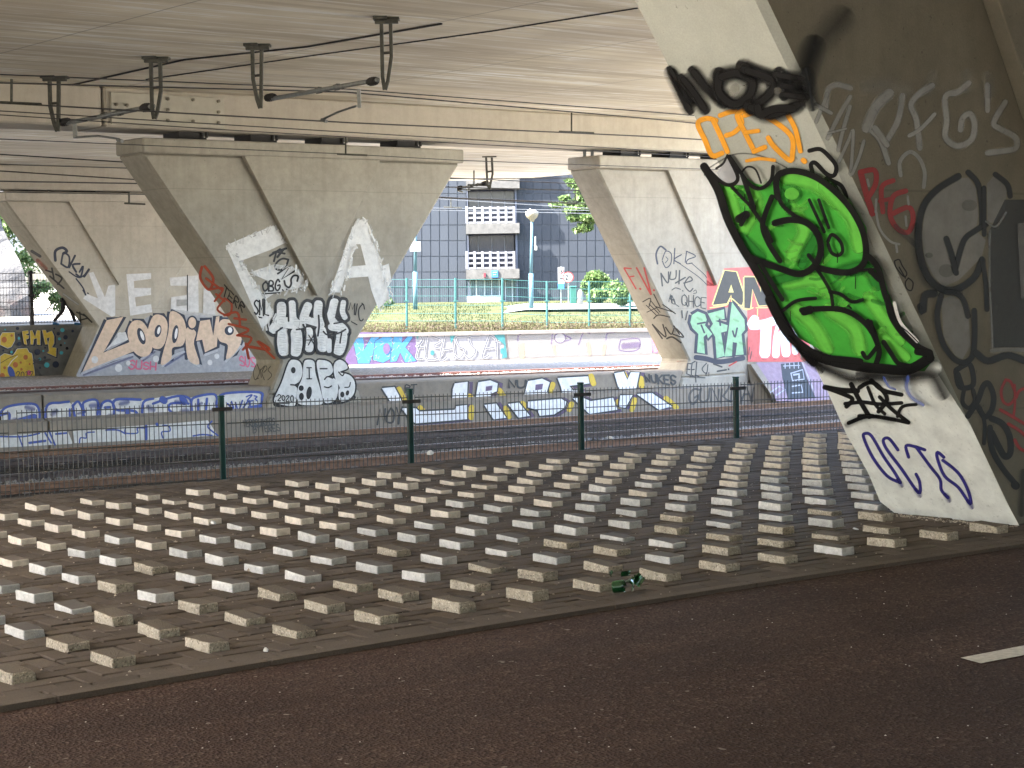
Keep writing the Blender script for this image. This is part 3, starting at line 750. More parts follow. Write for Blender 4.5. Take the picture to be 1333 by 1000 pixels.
if rest:
    m = MB()
    for j, x, d, i, u, v, z, kind, h in rest:
        m.box(u-.053, v-.106, z-.02, u+.053, v+.106, z+.054)
    o = m.build('far_paving_blocks', BLOCK_CREAM, None, bevel=.006); tag(o, 'farthest cream raised blocks along the crest of the paving', 'paving blocks', None, 'stuff')
# loose grit and crumbs on the paving, sand drifts against blocks
m = MB()
for _ in range(1300):
    if random.random() < .5:
        b = random.choice(blocks); u, v = b[4]+random.gauss(0, .11), b[5]+random.gauss(0, .14)
    else: u, v = random.uniform(2.5, 12), random.uniform(6.3, 13.2)
    if v < kv(u)+.02 or v > 13.3-bend(u): continue
    s = random.uniform(.003, .009)*(1 if random.random() < .93 else 2.2)
    p = [np.array(d)*s*random.uniform(.6, 1.3) for d in ((1, 0, 0), (0, 1, 0), (-1, 0, 0), (0, -1, 0), (0, 0, .7))]
    m.add([q+np.array([u, v, zp(u, v)+.002]) for q in p], [(0, 1, 4), (1, 2, 4), (2, 3, 4), (3, 0, 4)])
for _ in range(220):        # mortar crumbs along the foot of the near pier
    u, v = 9.86-abs(random.gauss(0, .06)), random.uniform(6.9, 8.05); s = random.uniform(.004, .014)
    p = [np.array(d)*s*random.uniform(.6, 1.3) for d in ((1, 0, 0), (0, 1, 0), (-1, 0, 0), (0, -1, 0), (0, 0, .7))]
    m.add([q+np.array([u, v, zp(u, v)+.001]) for q in p], [(0, 1, 4), (1, 2, 4), (2, 3, 4), (3, 0, 4)])
struct('stone_grit', m, plain('grit', (.30, .26, .21), .9, 0, .6, 50), 'stuff')
m = MB()
for _ in range(260):
    u, v = random.uniform(2.0, 9), random.uniform(2.5, 6.5)
    if v > kv(u)-.03: continue
    s = random.uniform(.002, .006); z = -.12+(v+13.9)/(kv(u)+13.9)*(.108-.0057*max(0, u-3.43))
    p = [np.array(d)*s for d in ((1, 0, 0), (0, 1, 0), (-1, 0, 0), (0, -1, 0), (0, 0, .6))]
    m.add([q+np.array([u, v, z+.001]) for q in p], [(0, 1, 4), (1, 2, 4), (2, 3, 4), (3, 0, 4)])
struct('road_grit', m, plain('pale_grit', (.42, .40, .36), .8, 0, .5, 50), 'stuff')

# ------------------------------------------------------------------ broken green bottle
GLASS = NT('green_glass'); GLASS.b.inputs['Transmission Weight'].default_value = .75; GLASS.b.inputs['IOR'].default_value = 1.5; GLASS.done((.015, .13, .035), .05)
bt = onz(812, 766, -.02); bt = thing('broken_bottle', tuple(bt), 'smashed green glass bottle lying on the paving by the kerb', 'bottle')
c0 = onz(793, 771, 0)
def shell(name, c, prof, a0, a1, jag, rot, seed):
    """part of a bottle: a lathe profile (r, z) swept from a0 to a1 with a jagged broken rim"""
    r = random.Random(seed); m = MB(); n = 16; k = len(prof)
    Rm = np.array(Matrix.Rotation(rot[2], 3, 'Z') @ Matrix.Rotation(rot[1], 3, 'Y') @ Matrix.Rotation(rot[0], 3, 'X'))
    for th_ in (0, .0035):
        for i in range(n+1):
            a = a0+(a1-a0)*i/n
            for j, (R, z) in enumerate(prof):
                zz = z+(r.uniform(-jag, jag) if j == k-1 else 0); rr = max(.001, R-th_)
                m.v.append(tuple(np.asarray(c)+Rm @ np.array([rr*math.cos(a), rr*math.sin(a), zz+(th_ if j == 0 else 0)])))
    K = k*(n+1)
    for i in range(n):
        for j in range(k-1):
            q = i*k+j; m.f.append((q, q+k, q+k+1, q+1)); m.f.append((K+q+1, K+q+k+1, K+q+k, K+q)); m.m += [0, 0]
        q = i*k+k-1; m.f.append((q, q+k, K+q+k, K+q)); m.m.append(0)
    o = m.build(name, GLASS.m, bt, smooth=True); o.data.set_sharp_from_angle(angle=.6); return o
shell('bottle_base', onz(797, 772, 0)+np.array([0, 0, .03]), [(.004, .004), (.026, 0), (.032, .006), (.033, .03), (.033, .062)], 0, 6.28, .014, (1.45, .2, .75), 1)
shell('bottle_shoulder', onz(817, 768, 0)+np.array([0, 0, .012]), [(.033, 0), (.032, .02), (.022, .05), (.014, .075), (.0135, .10)], .2, 3.6, .006, (1.2, -.5, 2.3), 2)
shell('glass_shard', onz(829, 763, 0)+np.array([0, 0, .004]), [(.033, 0), (.033, .03), (.032, .055)], 0, 1.8, .014, (.4, .5, .3), 3)
shell('glass_shard', onz(811, 752, 0)+np.array([0, 0, .002]), [(.033, 0), (.033, .03), (.033, .05)], 0, 1.3, .012, (1.5, .1, 1.2), 4)
shell('glass_shard', onz(803, 750, 0)+np.array([0, 0, .002]), [(.033, 0), (.032, .04)], 0, 1.2, .010, (1.4, .4, 2.6), 5)
shell('glass_shard', onz(823, 756, 0)+np.array([0, 0, .002]), [(.033, 0), (.032, .045)], 0, 1.0, .012, (1.7, -.3, .5), 6)
# small litter on the paving
LIT = plain('litter_white', (.6, .6, .58), .5, 0, .1, 20)
for (x, y, w_, h_), lab in zip(((278, 683, .03, .03), (346, 849, .02, .02), (1114, 690, .03, .012), (1209-1113+700, 572, .04, .04), (560, 592, .05, .05)),
                       ('small white sweet wrapper against a cream block left of the middle', 'white chip of stone beside a tan block near the kerb', 'white crumb of litter left of the near pier foot', 'small pale wrapper between the far blocks', 'pale scrap of litter beside the fence foot')):
    q = onz(x, y, zp(*onz(x, y, -.05)[:2])); m = MB()
    a = random.uniform(0, 3); ax = np.array([math.cos(a), math.sin(a), .15]); ay = np.array([-math.sin(a), math.cos(a), .1])
    m.fbox(q+np.array([0, 0, .004]), ax, ay, (0, 0, 1), (-w_/2, w_/2, -w_/2, w_/2, 0, h_*.5)); m.fbox(q+np.array([0, 0, .004]), ay, ax*-1, (0, .3, 1), (-w_/3, w_/4, -w_/2, w_/3, 0, h_*.7))
    single('litter_scrap', m, LIT, lab, 'litter', bevel=.002)

# ------------------------------------------------------------------ green double-wire mesh fence along the crest
def fence_pt(x, D): q = cp(x, 500, D); return q[0], q[1]
f0, f3 = np.array(fence_pt(287, 19.0)), np.array(fence_pt(958, 22.0))
fd = (f3-f0)/3; fn = np.array([-fd[1], fd[0]])/np.linalg.norm(fd)
def ztop(k): return (onv_top[0]*(3-k)+onv_top[1]*k)/3
onv_top = (cp(287, 521, 19.0)[2], cp(958, 495.5, 22.0)[2])
fen = thing('mesh_fence', (f0[0], f0[1], ztop(0)-1.05), 'dark green double wire mesh fence with green posts along the crest of the paving', 'fence')
KP = range(-2, 6)
for k in KP:
    p = f0+fd*(k if k != -1 else -1.1); zt = ztop(k)
    m = MB(); dirx = np.array([*fd, 0])/np.linalg.norm(fd); nn = np.array([*fn, 0])
    m.fbox((p[0], p[1], 0), dirx, nn, (0, 0, 1), (-.03, .03, -.03, .03, zt-1.5, zt+.03)); m.fbox((p[0], p[1], 0), dirx, nn, (0, 0, 1), (-.033, .033, -.033, .033, zt+.03, zt+.05))
    po = m.build('fence_post', FENCE_GREEN, fen, bevel=.006)
    m = MB(); m.fbox((p[0], p[1], 0), dirx, nn, (0, 0, 1), (-.11, .11, -.055, -.031, zt-.115, zt-.075)); c_ = m.build('clamp', RUBBER, po)
    ORIG[po.name] = ORIG[fen.name]
    c_.data.transform(Matrix.Translation(Vector((0, 0, 0))))
for k in list(KP)[:-1]:
    m = MB(); a, b = f0+fd*(k+.02), f0+fd*(k+.98); za, zb = ztop(k+.02), ztop(k+.98); nn = np.array([*fn, 0])*-.045
    L = np.linalg.norm(b-a); n = int(L/.05)
    for i in range(n+1):
        t = i/n; p = a*(1-t)+b*t; z = za*(1-t)+zb*t
        m.tube([np.array([p[0], p[1], z-1.42])+nn, np.array([p[0], p[1], z-.02])+nn], .005, 4, caps=False)
    for h in (.05, .25, .45, .65, .85, 1.05, 1.25):
        for o_ in (-.008, .008):
            e = nn/np.linalg.norm(nn)*o_
            m.tube([np.array([a[0], a[1], za-h])+nn+e, np.array([b[0], b[1], zb-h])+nn+e], .005, 4)
    m.build('mesh_panel', WIRE_GREY, fen)

# ------------------------------------------------------------------ overhead line brackets on the soffit
GR_BR = 'drop brackets of the overhead line'
def bracket(x, y, yb, flip, label, D=None, s=1.0, zs=None):
    q = onz(x, y, SZ if zs is None else zs) if D is None else cp(x, y, D)
    D = float(np.dot(q-EYE, FH)); t = thing('wire_bracket', tuple(q), label, 'bracket', GR_BR)
    W = D/FPX
    def at(px, py): return cp(px, py, D)
    ax, ay = RT, FH
    H = yb-y; lw = 5.8*s
    m = MB(); c = q
    m.fbox(c, ax, ay, ZZ, (-14*s*W, 4*s*W, -.12, .12, -.045, 0)); m.fbox(c, ax, ay, ZZ, (-2*s*W, 19*s*W, .0, .2, -.04, -.0)); m.fbox(c, ax, ay, ZZ, (-12*s*W, 18*s*W, -.05, .05, -.10, -.045))
    m.build('base_plate', STEEL_DARK, t)
    l0, l1 = x-3.5*s, x+8.5*s
    dy = 7*s
    if flip: a = [(l0, y+dy), (l0+1.5, y+H*.82), (l0+4, yb)]; b = [(l1, y+dy), (l1+1, y+H*.55), (l1-3.5*s, y+H*.88), (l0+5, yb)]
    else: b = [(l1, y+dy), (l1-.5, y+H*.82), (l1-1, yb)]; a = [(l0, y+dy), (l0+1, y+H*.55), (l1-6*s, y+H*.86), (l1-2, yb)]
    for pts in (a, b):
        m = MB(); m.tube([at(*p) for p in pts], lw*.5*W*1.05, 4); m.build('strut', STEEL_DARK, t)
    yy = y+H*.5
    m = MB(); m.tube([at(l0, yy), at(l1, yy-1)], lw*.3*W, 4); m.build('rung', STEEL_DARK, t)
    return (x, y, yb, D)
B1 = bracket(68, 99, 171, False, 'steel wire bracket hanging from the soffit, leftmost of the row')
B2 = bracket(200, 74, 155, True, 'steel wire bracket hanging from the soffit beside the bolted splice plate')
B3 = bracket(332, 57, 141, False, 'steel wire bracket hanging left of the long insulator arm above the middle pier')
B4 = bracket(500, 22, 117, True, 'largest steel wire bracket, hanging nearest under the soffit right of the others')
B5 = bracket(635, 201, 247, True, 'small distant steel wire bracket hanging in front of the office building', D=58, s=.62)
def arm(pts, ends, stub, rod, label, Ds, s=1.0):
    (xa, ya), (xb, yb) = pts; Da, Db = Ds
    def at(x, y): t = (x-xa)/(xb-xa); return cp(x, y, Da*(1-t)+Db*t)
    W = (Da+Db)/2/FPX
    t = thing('insulator_arm', tuple(at(*stub[0])), label, 'insulator arm', 'insulator arms between the drop brackets')
    m = MB(); m.tube([at(xa, ya), at(xb, yb)], 3.0*s*W, 8); m.build('tube', STEEL_GALV, t, smooth=True)
    for (x, y), sg in zip(ends, (1, -1)):
        m = MB(); dx = (xb-xa); dy = (yb-ya); L = math.hypot(dx, dy); dx, dy = dx/L*sg, dy/L*sg
        ps = [at(x+dx*k*1.1*s, y+dy*k*1.1*s) for k in range(0, 13)]
        m.tube(ps, [W*s*r for r in (2, 4.6, 5.4, 4.2, 5.8, 4.3, 5.9, 4.3, 5.6, 4.0, 4.4, 3.6, 2.4)], 9); m.build('insulator', RUBBER, t, smooth=True)
    for f in (.45, .62):
        x, y = xa+(xb-xa)*f, ya+(yb-ya)*f
        m = MB(); m.tube([at(x-3*s, y+.5), at(x+3*s, y-.5)], 4.0*s*W, 8); m.tube([at(x, y+4*s), at(x, y-4.5*s)], 1.6*s*W, 6); m.build('clamp', STEEL_DARK, t)
    m = MB(); m.tube([at(*stub[0]), at(*stub[1])], 3.0*s*W, 4); m.build('drop_stub', STEEL_GALV, t)
    m = MB(); m.tube([at(*p) for p in rod], 1.5*s*W, 6); m.tube([at(rod[-1][0]-2, rod[-1][1]+1), at(rod[-1][0]+4, rod[-1][1]+3)], 2.4*s*W, 6); m.build('steady_rod', STEEL_GALV, t)
arm(((84, 161), (200, 138)), ((79, 160), (196, 139)), ((97, 160), (98, 180)), ((98, 179), (128, 177), (155, 181)), 'grey insulator arm between the two left brackets with a thin rod below', (B1[3], B2[3]))
arm(((352, 129), (492, 104)), ((346, 128), (491, 105)), ((467, 116), (468, 140)), ((464, 138), (440, 146), (421, 155)), 'grey insulator arm in front of the middle crossbeam with a rod sloping down left', (B3[3], B4[3]))
arm(((598, 245), (636, 238)), ((596, 245), (634, 238)), ((610, 243), (611, 248)), ((611, 248), (604, 247), (598, 247)), 'tiny distant insulator arm in front of the office building', (60, 58), .5)
# overhead wires
def wire(pts, v, label, r=.011):
    P_ = [onv(x, y, v) for x, y in pts]
    a = P_[0]+(P_[0]-P_[1])/np.linalg.norm(P_[0]-P_[1])*14; b = P_[-1]+(P_[-1]-P_[-2])/np.linalg.norm(P_[-1]-P_[-2])*14
    m = MB(); m.tube([a]+P_+[b], r, 5)
    return single('overhead_wire', m, CABLE, label, 'overhead wire', 'overhead wires along the railway')
wire(((0, 97), (450, 116), (850, 146), (900, 150)), 26.4, 'highest black overhead wire, crossing the crossbeam above all the others')
wire(((0, 108), (450, 120), (850, 155), (900, 160)), 26.8, 'second black overhead wire, just under the highest one', .013)
wire(((0, 134), (450, 159.5), (850, 178), (900, 181)), 27.4, 'overhead wire running just below the insulator arms across the crossbeam', .014)
wire(((0, 144.5), (450, 172), (850, 196), (900, 199)), 29.9, 'overhead wire along the lower part of the crossbeam')
wire(((0, 149.6), (292, 169), (600, 187), (900, 203)), 30.3, 'overhead wire following the lower edge of the crossbeam', .010)
wire(((0, 181), (450, 200.5), (600, 209), (880, 219)), 31.0, 'thin overhead wire crossing in front of the middle pier cap', .009)
wire(((0, 201), (160, 211), (420, 224), (900, 246)), 36.0, 'overhead wire passing behind the middle pier, upper of three at far left', .014)
wire(((0, 222.6), (163, 233), (600, 258), (900, 270)), 36.6, 'overhead wire behind the middle pier and in front of the far crossbeam', .014)
wire(((0, 214), (170, 219), (560, 233), (740, 232)), 44.0, 'thin overhead wire at the foot of the far soffit strip', .014)
wire(((0, 236), (180, 239), (560, 243), (900, 252)), 46.0, 'thick overhead wire crossing the top of the office balconies', .020)
wire(((0, 250), (180, 253), (580, 258), (760, 266)), 47.0, 'overhead wire just below the top balcony of the office building', .016)
PALE = plain('pale_wire', (.16, .165, .17), .5, .3, .1, 3)
for (p, v), lab in zip((((((500, 263), (570, 259), (760, 271))), 60), ((((500, 276), (560, 271), (760, 274))), 62), ((((500, 280), (560, 273.5), (760, 278))), 63)),
                       ('pale overhead wire, highest of three against the office facade', 'pale overhead wire, middle of three against the office facade', 'pale overhead wire, lowest of three against the office facade')):
    o = wire(p, v, lab, .016); o.data.materials.clear(); o.data.materials.append(PALE)
# hangers: an upright with a bar below
def hanger(x, y0, y1, xa, xb, v, label, r=.03):
    q = onv(x, y1, v); t = thing('wire_hanger', tuple(q), label, 'wire hanger', 'inverted T wire hangers')
    m = MB(); m.tube([onv(x, y0, v), q], r, 4); m.build('rod', STEEL_DARK, t)
    m = MB(); m.tube([onv(xa, y1+(xa-x)*.045, v), onv(xb, y1+(xb-x)*.045, v)], r*.9, 4); m.build('bar', STEEL_DARK, t)
hanger(15, 103, 134, 0, 54, 27.3, 'inverted T wire hanger at the left edge of the picture', .024)
hanger(744, 147, 172, 728, 773, 27.4, 'inverted T wire hanger in front of the crossbeam right of the middle', .022)
hanger(450, 178, 201, 439, 478, 31.0, 'inverted T wire hanger in front of the middle pier cap', .022)
hanger(168, 250, 265, 162, 189, 46.5, 'inverted T wire hanger in front of the far pier cap', .03)
hanger(617, 222, 241, 609, 634, 45.9, 'small inverted T wire hanger at the top office balcony', .03)
hanger(587, 258, 270, 578, 601, 60, 'small inverted T wire hanger left of the office balconies', .03)
hanger(749, 248, 262, 738, 752, 52, 'small inverted T wire hanger in front of the tree branches', .03)
# handrail stubs on the right pier cap
for x in (761, 771):
    q = onv(x, 201, 33.2); m = MB(); m.tube([(q[0], 33.2, 4.58), (q[0], 33.2, 4.765)], .04, 6); single('steel_stub', m, STEEL_GALV, 'short steel stub on the right pier cap, '+('left' if x == 761 else 'right')+' one of two', 'stub', 'steel stubs on the pier cap')
# ------------------------------------------------------------------ left background: retaining wall, path, fence, rock slope, walker
VF = 57.2
fz = onv(60, 423, VF)[2]
m = MB(); m.box(2, VF, -3.2, 31.5, VF+.5, fz-.22); m.box(2, VF-.06, fz-.216, 31.5, VF+.5, fz)
F_WALL = single('retaining_wall', m, plain('grey_wall', (.17, .165, .145), .9, 0, .3, 2, .2), 'grey retaining wall with orange FMK graffiti and coloured dots at far left', 'wall')
FM_PLANE = ((0, VF-.065, 0), (0, 1, 0))
m = MB(); m.add([(-40, VF+.5, fz-.03), (33, VF+.5, fz-.03), (33, VF+16, fz+.1), (-40, VF+16, fz+.1)], [(0, 1, 2, 3)]); struct('footpath', m, plain('path_paving', (.2, .19, .17), .9, 0, .15, 2))
def rock_slope():
    m = MB(); n, k = 36, 18
    for i in range(n+1):
        for j in range(k+1):
            u = -10+i*1.15; t = j/k
            from mathutils import noise
            d = noise.noise(Vector((u*.35, t*3, 1)))*.9+noise.noise(Vector((u*1.3, t*9, 3)))*.35
            m.v.append((u, VF+13.5+t*6+d, fz+.05+t*8.5))
    for i in range(n):
        for j in range(k): m.f.append((i*(k+1)+j, (i+1)*(k+1)+j, (i+1)*(k+1)+j+1, i*(k+1)+j+1)); m.m.append(0)
    m.add([(-10, VF+19, fz+8.5), (31, VF+19, fz+8.5), (31, VF+60, fz+12), (-10, VF+60, fz+12)], [(0, 1, 2, 3)])
    t = NT('rock'); p = t.pos(); n1 = t.noise(p, .8, 7, .7); n2 = t.noise(p, .45, 5, .6)
    c = t.mix(t.ramp(n1, [(.35, 0.), (.65, 1.)]), (.05, .05, .05), (.115, .112, .11))
    c = t.mix(t.ramp(n2, [(.56, 0.), (.66, .6)]), c, (.14, .09, .075))
    t.bump(n1, .8, .2)
    return struct('rock_slope', m, t.done(c, .95, 0, .2))
rock_slope()
def leaves(m, tint, c, r, n, size, flat=.75):
    for _ in range(n):
        d = np.array([random.gauss(0, 1) for _ in range(3)]); d /= np.linalg.norm(d)+1e-6
        p = np.array(c)+d*np.array(r)*(random.random()**.45)
        a = np.array([random.gauss(0, 1) for _ in range(3)]); a /= np.linalg.norm(a); b = np.cross(a, [random.gauss(0, 1) for _ in range(3)]); b /= np.linalg.norm(b)+1e-6
        s = size*random.uniform(.6, 1.4)
        m.add([p-a*s, p+b*s*.45, p+a*s, p-b*s*.45], [(0, 1, 2, 3)])
        tt = random.random(); tint += [tt]*4
def foliage(name, m, tint, mat, parent):
    o = m.build(name, mat, parent); at = o.data.attributes.new('tint', 'FLOAT', 'POINT'); at.data.foreach_set('value', tint); return o
# shrubs clinging to the slope
for i, ((x, y, D, r, n), lab) in enumerate(zip(((38, 385, 83, .8, 260), (55, 372, 83.5, .7, 220), (30, 340, 85, .55, 160), (12, 399, 82.5, .5, 150), (70, 396, 83, .5, 150), (40, 335, 86, .9, 240), (5, 352, 84, .6, 170)),
                     ('green shrub on the rock slope behind the black fence post', 'green shrub on the rock slope right of the black fence post', 'small green shrub high on the rock slope', 'low green shrub at the foot of the rock slope at the left edge', 'low green shrub by the walking person', 'loose green shrub high on the rock slope above the fence', 'green shrub on the rock slope at the left edge'))):
    c = cp(x, y, D-1.3); t = thing('shrub', tuple(c-np.array([0, 0, r*.6])), lab, 'shrub', 'shrubs on the rock slope')
    m = MB(); tn = []
    for k in range(4): leaves(m, tn, c+np.array([random.gauss(0, r*.5), random.gauss(0, .2), random.gauss(0, r*.4)]), (r*.7, r*.5, r*.5), n//3, .13)
    foliage('foliage', m, tn, LEAF2, t)
    m = MB(); m.tube([c-np.array([0, -1, r*.8]), c-np.array([0, -.2, 0])], .03, 5); m.build('stem', BARK, t)
c = cp(10, 292, 92); t = thing('hedge', tuple(c-np.array([0, 0, 2])), 'bright green bush on top of the rock slope at the upper left edge', 'bush')
m = MB(); tn = []
for k in range(14): leaves(m, tn, c+np.array([random.gauss(0, 1.6), random.gauss(0, .6), random.gauss(0, .45)]), (.9, .7, .6), 130, .16)
foliage('foliage', m, tn, LEAF2, t)
m = MB(); m.tube([c-np.array([0, 0, 2]), c], .07, 5); m.build('stem', BARK, t)
q = cp(-6, 287, 110); m = MB(); m.fbox(q, RT, FH, ZZ, (-3, .55, 0, 4, -6, 2.6)); m.fbox(q, RT, FH, ZZ, (-3.1, .65, -.1, 4.1, 2.6, 2.8)); single('white_house', m, plain('white_render', (.4, .39, .37), .8, 0, .1, 2), 'sliver of a white building above the bush at the upper left edge', 'building')
# black mesh fence on the retaining wall
fb = thing('mesh_fence', (10, VF+.3, fz), 'black mesh fence standing on the grey retaining wall in front of the rock slope', 'fence')
px_ = onv(41, 400, VF+.3)
ftop = onv(41, 352, VF+.3)[2]
for du in (-2.9, 0, 2.9):
    m = MB(); m.box(px_[0]+du-.055, VF+.24, fz, px_[0]+du+.055, VF+.36, ftop); m.box(px_[0]+du-.14, VF+.2, fz+(ftop-fz)*.52, px_[0]+du+.14, VF+.24, fz+(ftop-fz)*.52+.06); m.box(px_[0]+du-.14, VF+.2, ftop-.12, px_[0]+du+.14, VF+.24, ftop-.06); m.build('fence_post', CABLE, fb)
for d in (-2.9, 0):
    m = MB()
    for i in range(1, 26): x = px_[0]+d+i*2.9/26; m.tube([(x, VF+.27, fz+.05), (x, VF+.27, ftop-.08)], .007, 4, caps=False)
    for h in np.linspace(.08, ftop-fz-.1, 8): m.tube([(px_[0]+d, VF+.27, fz+h), (px_[0]+d+2.9, VF+.27, fz+h)], .011, 4)
    m.build('mesh_panel', CABLE, fb)
# walking person (upper body hidden by the pier from the road)
def person(loc, heading, s):
    t = thing('person', tuple(loc), 'person in black trousers and dark jacket striding along the path behind the far pier', 'person')
    H = heading; c_, s_ = math.cos(H), math.sin(H)
    def L(f, l, z): return (loc[0]+(f*c_-l*s_)*s, loc[1]+(f*s_+l*c_)*s, loc[2]+z*s)
    def skin(name, verts, edges, rad, mat, sub=2):
        me = bpy.data.meshes.new(name); off = ORIG[t.name]
        me.from_pydata([tuple(np.array(v)-off) for v in verts], edges, []); o = bpy.data.objects.new(name, me); COL.objects.link(o)
        md = o.modifiers.new('s', 'SKIN'); md.use_smooth_shade = True
        for sv, r in zip(me.skin_vertices[0].data, rad): sv.radius = (r*s, r*s)
        me.skin_vertices[0].data[0].use_root = True
        o.modifiers.new('b', 'SUBSURF').levels = sub
        dg = bpy.context.evaluated_depsgraph_get(); me2 = bpy.data.meshes.new_from_object(o.evaluated_get(dg))
        o.modifiers.clear(); o.data = me2; bpy.data.meshes.remove(me); me2.name = name; me2.materials.clear(); me2.materials.append(mat)
        o.parent = t; ORIG[o.name] = off; return o
    SK = plain('skin', (.42, .26, .19), .6, 0, .1, 9); DK = plain('black_cloth', (.018, .018, .022), .85, 0, .2, 20); BL = plain('dark_jacket', (.03, .032, .045), .85, 0, .2, 20); SH = plain('blue_shoe', (.02, .10, .22), .6, 0, .2, 20); HR = plain('hair', (.035, .025, .02), .8, 0, .2, 30)
    # body: torso, neck, head, arms with hands (one surface)
    V = [L(0, 0, .95), L(.01, 0, 1.18), L(.02, 0, 1.40), L(.03, 0, 1.50), L(.05, 0, 1.60), L(.06, 0, 1.72),
         L(.0, .19, 1.42), L(-.10, .24, 1.15), L(.06, .25, .93), L(.13, .245, .86), L(.17, .24, .82),
         L(.0, -.19, 1.42), L(.08, -.24, 1.16), L(.27, -.22, 1.00), L(.34, -.215, .97), L(.39, -.21, .95)]
    E = [(0, 1), (1, 2), (2, 3), (3, 4), (4, 5), (2, 6), (6, 7), (7, 8), (8, 9), (9, 10), (2, 11), (11, 12), (12, 13), (13, 14), (14, 15)]
    R = [.13, .13, .16, .06, .085, .08, .06, .047, .036, .04, .025, .06, .047, .036, .04, .025]
    for b, sy in ((9, 1), (14, -1)):       # fingers
        base = np.array(V[b])
        for k in range(5):
            f = np.array(L(.05 if k else .02, sy*(.012*(k-2)), -.05 if k else -.015))-np.array(L(0, 0, 0))
            V.append(tuple(base+f*.6)); V.append(tuple(base+f*1.35)); E += [(b, len(V)-2), (len(V)-2, len(V)-1)]; R += [.010, .008]
    body = skin('body', V, E, R, SK)
    jk = skin('jacket', [L(0, 0, .92), L(.01, 0, 1.18), L(.02, 0, 1.40), L(.03, 0, 1.50), L(.0, .19, 1.42), L(-.10, .24, 1.15), L(.04, .25, .95), L(.0, -.19, 1.42), L(.08, -.24, 1.16), L(.24, -.222, 1.01)],
              [(0, 1), (1, 2), (2, 3), (2, 4), (4, 5), (5, 6), (2, 7), (7, 8), (8, 9)], [.16, .155, .185, .08, .08, .063, .05, .08, .063, .05], BL)
    skin('trousers', [L(0, 0, .98), L(.02, .09, .86), L(.20, .10, .50), L(.33, .10, .10), L(.02, -.09, .86), L(-.02, -.10, .48), L(-.33, -.10, .13)], [(0, 1), (1, 2), (2, 3), (0, 4), (4, 5), (5, 6)], [.15, .10, .075, .055, .10, .075, .055], DK)
    for f, l, a in ((.33, .10, .05), (-.33, -.10, .07)):
        skin('shoe', [L(f-.04, l, a+.0), L(f+.07, l, a-.015), L(f+.19, l, .028)], [(0, 1), (1, 2)], [.05, .048, .03], SH)
    skin('hair', [L(.03, 0, 1.72), L(.05, 0, 1.77)], [(0, 1)], [.092, .075], HR)
    # face
    m = MB()
    for l in (-.033, .033): m.tube([L(.128, l, 1.665), L(.14, l, 1.665)], .011*s, 6)
    m.build('eyes', CABLE, t); m = MB(); m.tube([L(.135, 0, 1.66), L(.158, 0, 1.625)], [.008*s, .014*s], 5); m.build('nose', SK, t)
    m = MB(); m.tube([L(.135, -.025, 1.585), L(.14, .025, 1.585)], .007*s, 5); m.build('mouth', plain('lips', (.35, .14, .12), .6), t)
    for l in (-.088, .088):
        m = MB(); m.tube([L(.05, l, 1.69), L(.045, l*1.08, 1.66), L(.05, l, 1.62)], .012*s, 5); m.build('ear', SK, t)
pl_ = onz(84, 424.5, fz-.01); D0 = np.dot(pl_-EYE, FH)
pl_ = cp(84, 422, 60.5); pl_[2] = fz-.02
person(pl_, math.atan2(-RT[1], -RT[0])+math.pi, 1.04)

# ------------------------------------------------------------------ far wall, grass bank, fence
wl = [cp(x, 500, D)[:2] for x, D in ((300, 84.4), (460, 85), (860, 86), (1100, 86.6))]
wz = lambda x, y, D: cp(x, y, D)[2]
zt = wz(660, 431, 85.5)
m = MB(); a, b = np.array([*wl[0], 0]), np.array([*wl[3], 0]); ax = (b-a)/np.linalg.norm(b-a); ay = np.array([-ax[1], ax[0], 0]); Lw = np.linalg.norm(b-a)
m.fbox(a, ax, ay, ZZ, (0, Lw, 0, .4, -3.4, zt-.16)); m.fbox(a, ax, ay, ZZ, (0, Lw, -.07, .45, zt-.157, zt))
V_WALL = single('retaining_wall', m, plain('far_wall', (.13, .12, .115), .9, 0, .15, 2), 'pale retaining wall with blue VOK and white BASSA graffiti below the grass bank', 'wall')
V_PLANE = (tuple(a), tuple(ay))
def bankz(t): return zt-.04+t*(.12-zt)      # t along depth 0..1
m = MB(); n = 30
def bp(x, D, z): q = cp(x, 500, D); return (q[0], q[1], z)
prof = [(86.2, zt-.05), (89, zt+.16), (95, zt+.55), (104, -.18), (112, -.10), (121, -.08), (126, -.05)]
for x in np.linspace(250, 1250, n+1):
    for D, z in prof: m.v.append(bp(x, D, z-.0004*(x-480)*.6+random.gauss(0, .02)))
k = len(prof)
for i in range(n):
    for j in range(k-1): m.f.append((i*k+j, (i+1)*k+j, (i+1)*k+j+1, i*k+j+1)); m.m.append(0)
GB = NT('grass_bank'); p = GB.pos(); n1 = GB.noise(p, 1.2, 6, .7); GB.done(GB.mix(GB.ramp(n1, [(.35, 0.), (.65, 1.)]), (.03, .037, .013), (.06, .06, .027)), .95, 0, .1)
struct('grass_bank', m, GB.m)
def bz(x, D):
    for (d0, z0), (d1, z1) in zip(prof[:-1], prof[1:]):
        if d0 <= D <= d1: return z0+(z1-z0)*(D-d0)/(d1-d0)-.0004*(x-480)*.6
    return 0
m = MB(); tn = []
